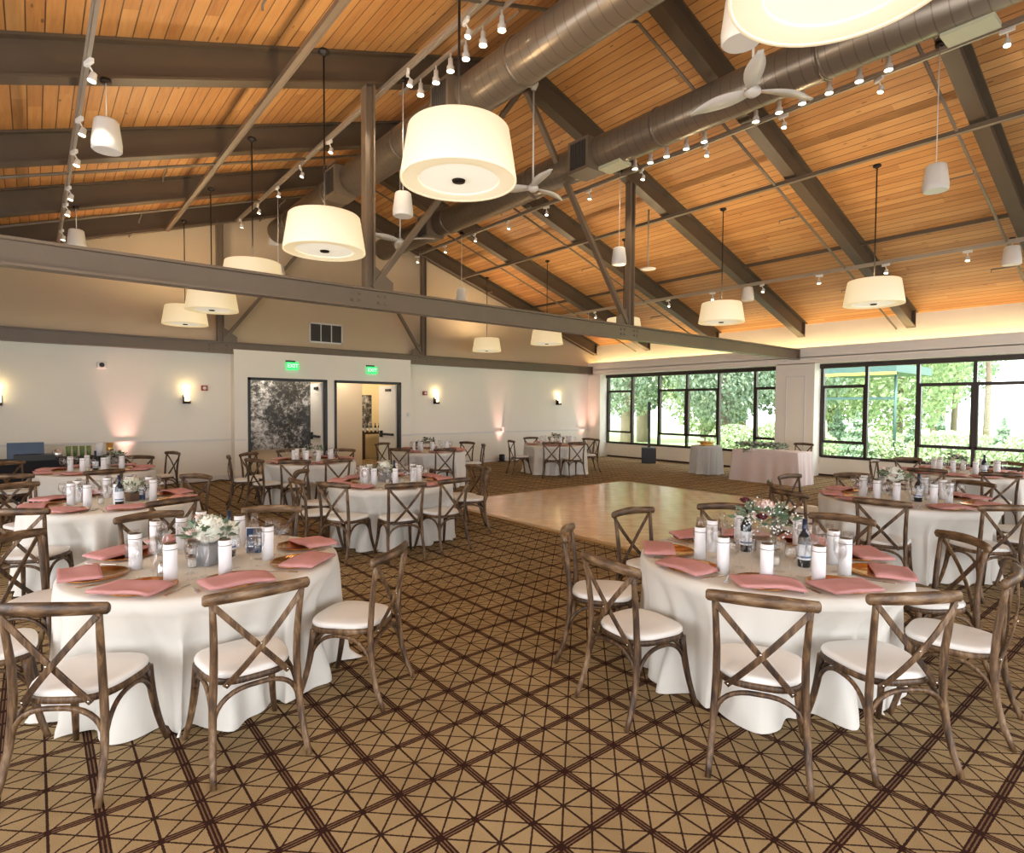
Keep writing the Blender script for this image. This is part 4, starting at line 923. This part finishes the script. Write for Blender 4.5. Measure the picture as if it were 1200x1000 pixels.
# bar at the left
o = empty('bar_table', (-.15, 13.6, 0)); tag(o, 'black draped bar table at the far left wall', 'table')
MB().box(-1.9, .55, -.35, .35, .70, .76).build('tabletop', M['black'], o)
cl = MB().box(-1.92, .57, -.37, .37, .02, .765).build('black_cover', M['blackcloth'], o, bevel=.01)
bx = -.15
tag(MB().box(-.26, .26, -.02, .02, 0, .30).build('display_screen', M['screen'], loc=(-.12, 13.75, .765), rot=(-.12, 0, 0), bevel=.005), 'dark blue flat screen on the black bar table', 'screen')
o = MB().box(-.3, .3, -.16, .16, 0, .10).build('bar_caddy', M['black'], loc=(.02, 13.45, .765)); tag(o, 'black bar box below the blue screen', 'box')
for i in range(4): tag(MB().lathe([(.0005, 0), (.03, 0), (.042, .20), (.040, .20), (.028, .006), (.0005, .006)], 14).build('green_tumbler_stack', M['greenglass'], loc=(.50+i*.105, 13.9, .62+.145)), '%s green glass tumbler stack from the left on the bar' % OW[i], 'glass', 'green tumblers on the bar')
for i, (c_, h_) in enumerate((('canister', .25), ('gold', .25))): tag(MB().lathe([(.0005, 0), (.055, 0), (.062, h_), (.058, h_), (.0005, h_-.01)], 18).build('cup_stack', M[c_], loc=(.98+i*.17, 13.9, .765)), ('white cup stack', 'golden cup stack')[i] + ' at the right end of the bar', 'cups')
tag(MB().lathe([(.0005, 0), (.07, 0), (.075, .16), (.03, .19), (.0005, .2)], 18).build('water_pitcher', M['tank'], loc=(.32, 13.35, .765)), 'silver pitcher on the bar beside the blue screen', 'pitcher')
o = empty('side_counter', (.85, 13.9, 0)); tag(o, 'low dark counter carrying the tumblers at the left back wall', 'counter')
MB().box(-.5, .55, -.25, .3, 0, .76).build('counter_body', M['blackcloth'], o, bevel=.01)
# cables on the floor
pts = [(2.1, 14.7, .012)] + [(2.3+.16*i, 14.62+.10*math.sin(i*1.9), .012+.05*max(0, math.sin(i*1.3))) for i in range(12)] + [(4.4, 14.45, .012)]
tag(MB().tube(pts, .011, 6).build('floor_cable', M['cable']), 'tangled black cable along the back wall baseboard', 'cable')
# ------------------------------------------------------------------ outside
struct('ground_outside', MB().box(XW+.12, 70, -40, 60, -.35, -.12), M['grass'])
struct('terrace', MB().box(XW+.12, 18.2, -12, 30, -.12, -.06), M['asph'])
def foliage(n, shape, size, squash=1):
    mb = MB(); rn = random.Random(n)
    for _ in range(n):
        p = shape(rn); d = Vector((rn.gauss(0, 1), rn.gauss(0, 1), rn.gauss(0, 1)+.4)).normalized(); u = d.cross(Vector((.1, .9, .2))).normalized(); v = d.cross(u); s = size*rn.uniform(.6, 1.4)
        mb.add([p-u*s*.5, p+v*s*.32, p+u*s*.5, p-v*s*.32], [(0, 1, 2, 3)])
    return mb
def ell(rx, rz, zc_):
    def f(rn):
        while 1:
            v = Vector((rn.uniform(-1, 1), rn.uniform(-1, 1), rn.uniform(-1, 1)))
            if v.length < 1 and v.length > .35: return Vector((v.x*rx, v.y*rx, zc_+v.z*rz))
    return f
def cone(r, h):
    def f(rn):
        z = rn.random()**1.3; q = r*(1-z)*math.sqrt(rn.random())*(.75+.25*math.sin(z*40)); a = rn.uniform(0, 2*PI)
        return Vector((q*math.cos(a), q*math.sin(a), .1+z*h))
    return f
def mktree(crown, mat, trunk_h, tr):
    o = empty('garden_tree'); MB().tube([(0, 0, -.2), (.1, .05, trunk_h*.5), (0, .1, trunk_h)], [tr, tr*.8, tr*.5], 10).build('trunk', M['bark'], o)
    crown.build('foliage', M[mat], o); return o
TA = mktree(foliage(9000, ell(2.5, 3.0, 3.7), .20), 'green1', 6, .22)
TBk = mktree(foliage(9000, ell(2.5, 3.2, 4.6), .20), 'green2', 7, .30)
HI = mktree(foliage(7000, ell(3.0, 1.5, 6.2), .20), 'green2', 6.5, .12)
FI = empty('young_fir'); MB().tube([(0, 0, -.2), (0, 0, 1.8)], [.05, .015], 6).build('trunk', M['bark'], FI); foliage(6000, cone(1.0, 2.0), .10).build('foliage', M['fir'], FI)
BU = empty('leafy_shrub'); MB().tube([(0, 0, -.2), (0, 0, .7)], [.05, .02], 6).build('trunk', M['bark'], BU); foliage(6000, ell(1.0, .75, .55), .10).build('foliage', M['green1'], BU)
plc = ['by the far window', 'past the far window corner', 'behind the first one', 'left of the pillar', 'near the pillar', 'beyond the wide window', 'right of the sign', 'farther back', 'at the right']
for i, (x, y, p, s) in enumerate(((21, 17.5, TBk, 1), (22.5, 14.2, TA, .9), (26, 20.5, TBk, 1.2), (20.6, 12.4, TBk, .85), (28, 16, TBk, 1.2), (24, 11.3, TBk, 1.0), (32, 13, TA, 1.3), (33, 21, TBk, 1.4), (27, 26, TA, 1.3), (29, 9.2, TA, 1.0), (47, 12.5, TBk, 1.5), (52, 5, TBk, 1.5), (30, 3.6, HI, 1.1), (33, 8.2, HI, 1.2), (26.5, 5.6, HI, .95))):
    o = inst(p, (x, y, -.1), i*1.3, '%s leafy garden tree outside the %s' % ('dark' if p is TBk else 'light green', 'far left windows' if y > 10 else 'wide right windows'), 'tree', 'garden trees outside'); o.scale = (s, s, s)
for i, (x, y, p, s) in enumerate(((19.4, 7.2, FI, .85), (20.0, 5.9, FI, .75), (19.3, 4.9, BU, 1.0), (19.8, 3.8, FI, .78), (19.2, 3.0, BU, 1.0), (19.9, 1.9, FI, 1.1), (20.9, 3.0, FI, 1.2), (19.4, .9, BU, 1.1), (20.4, 4.4, BU, .9), (19.4, 8.5, BU, .9), (20.6, 10.2, BU, 1.1), (19.8, 11.5, BU, 1.0), (20.2, 6.6, BU, .9), (21, 8.4, FI, .9), (20.2, 2.4, FI, 1.0), (20.6, 5.4, FI, .8))):
    o = inst(p, (x, y, -.1), i*1.7, 'bright green %s outside the %s' % ('young fir' if p is FI else 'leafy shrub', 'far left windows' if y > 7.6 else 'wide right windows'), 'shrub', 'garden shrubs outside'); o.scale = (s, s, s)
# patio canopy and posts outside the wide window
o = empty('patio_canopy', (21.0, 7.0, 0)); tag(o, 'dark green patio canopy with yellow board outside the wide window', 'canopy')
MB().box(-1.6, 1.6, -.8, 1.6, 2.85, 3.1).build('canopy_roof', M['patio'], o)
MB().box(-1.62, -1.58, -.8, 1.6, 2.78, 2.86).build('yellow_board', M['yellow'], o)
for yy in (-.7, 1.5): MB().tube([(-1.3, yy, -.1), (-1.3, yy, 2.9)], .04, 8).build('post', M['patio'], o)
MB().box(-1.34, -1.26, -.7, 1.5, 2.05, 2.13).build('cross_bar', M['patio'], o)
# ------------------------------------------------------------------ lights
def plight(x, y, z, e, col=(1, .78, .5), r=.1):
    l = bpy.data.lights.new('lamp', 'POINT'); l.energy = e; l.color = col; l.shadow_soft_size = r
    o = bpy.data.objects.new('lamp_light', l); COL.objects.link(o); o.location = (x, y, z); return o
for x, y in PR: plight(x, y, 3.64, 52, (1, .78, .50), .12)
def spot(x, y, z, e, ang, tgt, col=(1, .82, .6), r=.04):
    l = bpy.data.lights.new('track_spot', 'SPOT'); l.energy = e; l.color = col; l.spot_size = math.radians(ang); l.spot_blend = .8; l.shadow_soft_size = r
    o = bpy.data.objects.new('track_spot_light', l); COL.objects.link(o); o.location = (x, y, z)
    o.rotation_euler = (Vector(tgt)-Vector((x, y, z))).to_track_quat('-Z', 'Y').to_euler()
for x in (.44, 3.7, 8.5, 12.88):
    for y in (1.5, 4.5, 7.0, 9.5, 12.5): spot(x+.03, y, zb(x)-.35, 48, 95, (x+R_.uniform(-1, 1), y+R_.uniform(-1, 1), 0))
for i, (px, py) in enumerate(((218, 466), (510, 468), (653, 470), (-3, 467))):
    x, y, z = wbox(px, py, YB); plight(x, YB-.12, z+.22, 1.2, (1, .72, .35), .04)
plight(8.6, 17.2, 2.6, 36, (1, .86, .62)); plight(5.0, 15.6, 2.7, 30, (1, .9, .75)); plight(6.8, 15.8, 2.7, 14, (1, .86, .66))
sun = bpy.data.lights.new('sun', 'SUN'); sun.energy = 10.5; sun.angle = .02; sun.color = (1, .95, .86)
so = bpy.data.objects.new('sun', sun); COL.objects.link(so); so.rotation_euler = Vector((.42, .18, -1)).to_track_quat('-Z', 'Y').to_euler()
w = bpy.data.worlds.new('world'); sc.world = w; w.use_nodes = True
bg = w.node_tree.nodes['Background']; bg.inputs[0].default_value = (.95, .965, 1, 1); bg.inputs[1].default_value = 5.0
def portal(loc, rot, sx_, sy_):
    l = bpy.data.lights.new('window_portal', 'AREA'); l.shape = 'RECTANGLE'; l.size = sx_; l.size_y = sy_; l.cycles.is_portal = True
    o = bpy.data.objects.new('window_portal', l); COL.objects.link(o); o.location = loc; o.rotation_euler = rot
portal((XW+.15, 11.1, 1.7), (0, PI/2, 0), 2.4, 6.6); portal((XW+.15, 3, 1.7), (0, PI/2, 0), 2.4, 8)
portal((XL-.2, 5.8, 1.7), (0, -PI/2, 0), 2.4, 4.4); portal((XL-.2, .3, 1.7), (0, -PI/2, 0), 2.4, 5.4)
portal((1.45, YN-.2, 1.55), (PI/2, 0, 0), 8.9, 2.6); portal((12.3, YN-.2, 1.55), (PI/2, 0, 0), 5.7, 2.6)
vs_ = sc.view_settings; vs_.view_transform = 'Standard'; vs_.look = 'None'; vs_.gamma = 1; vs_.use_curve_mapping = False; vs_.exposure = 0.47
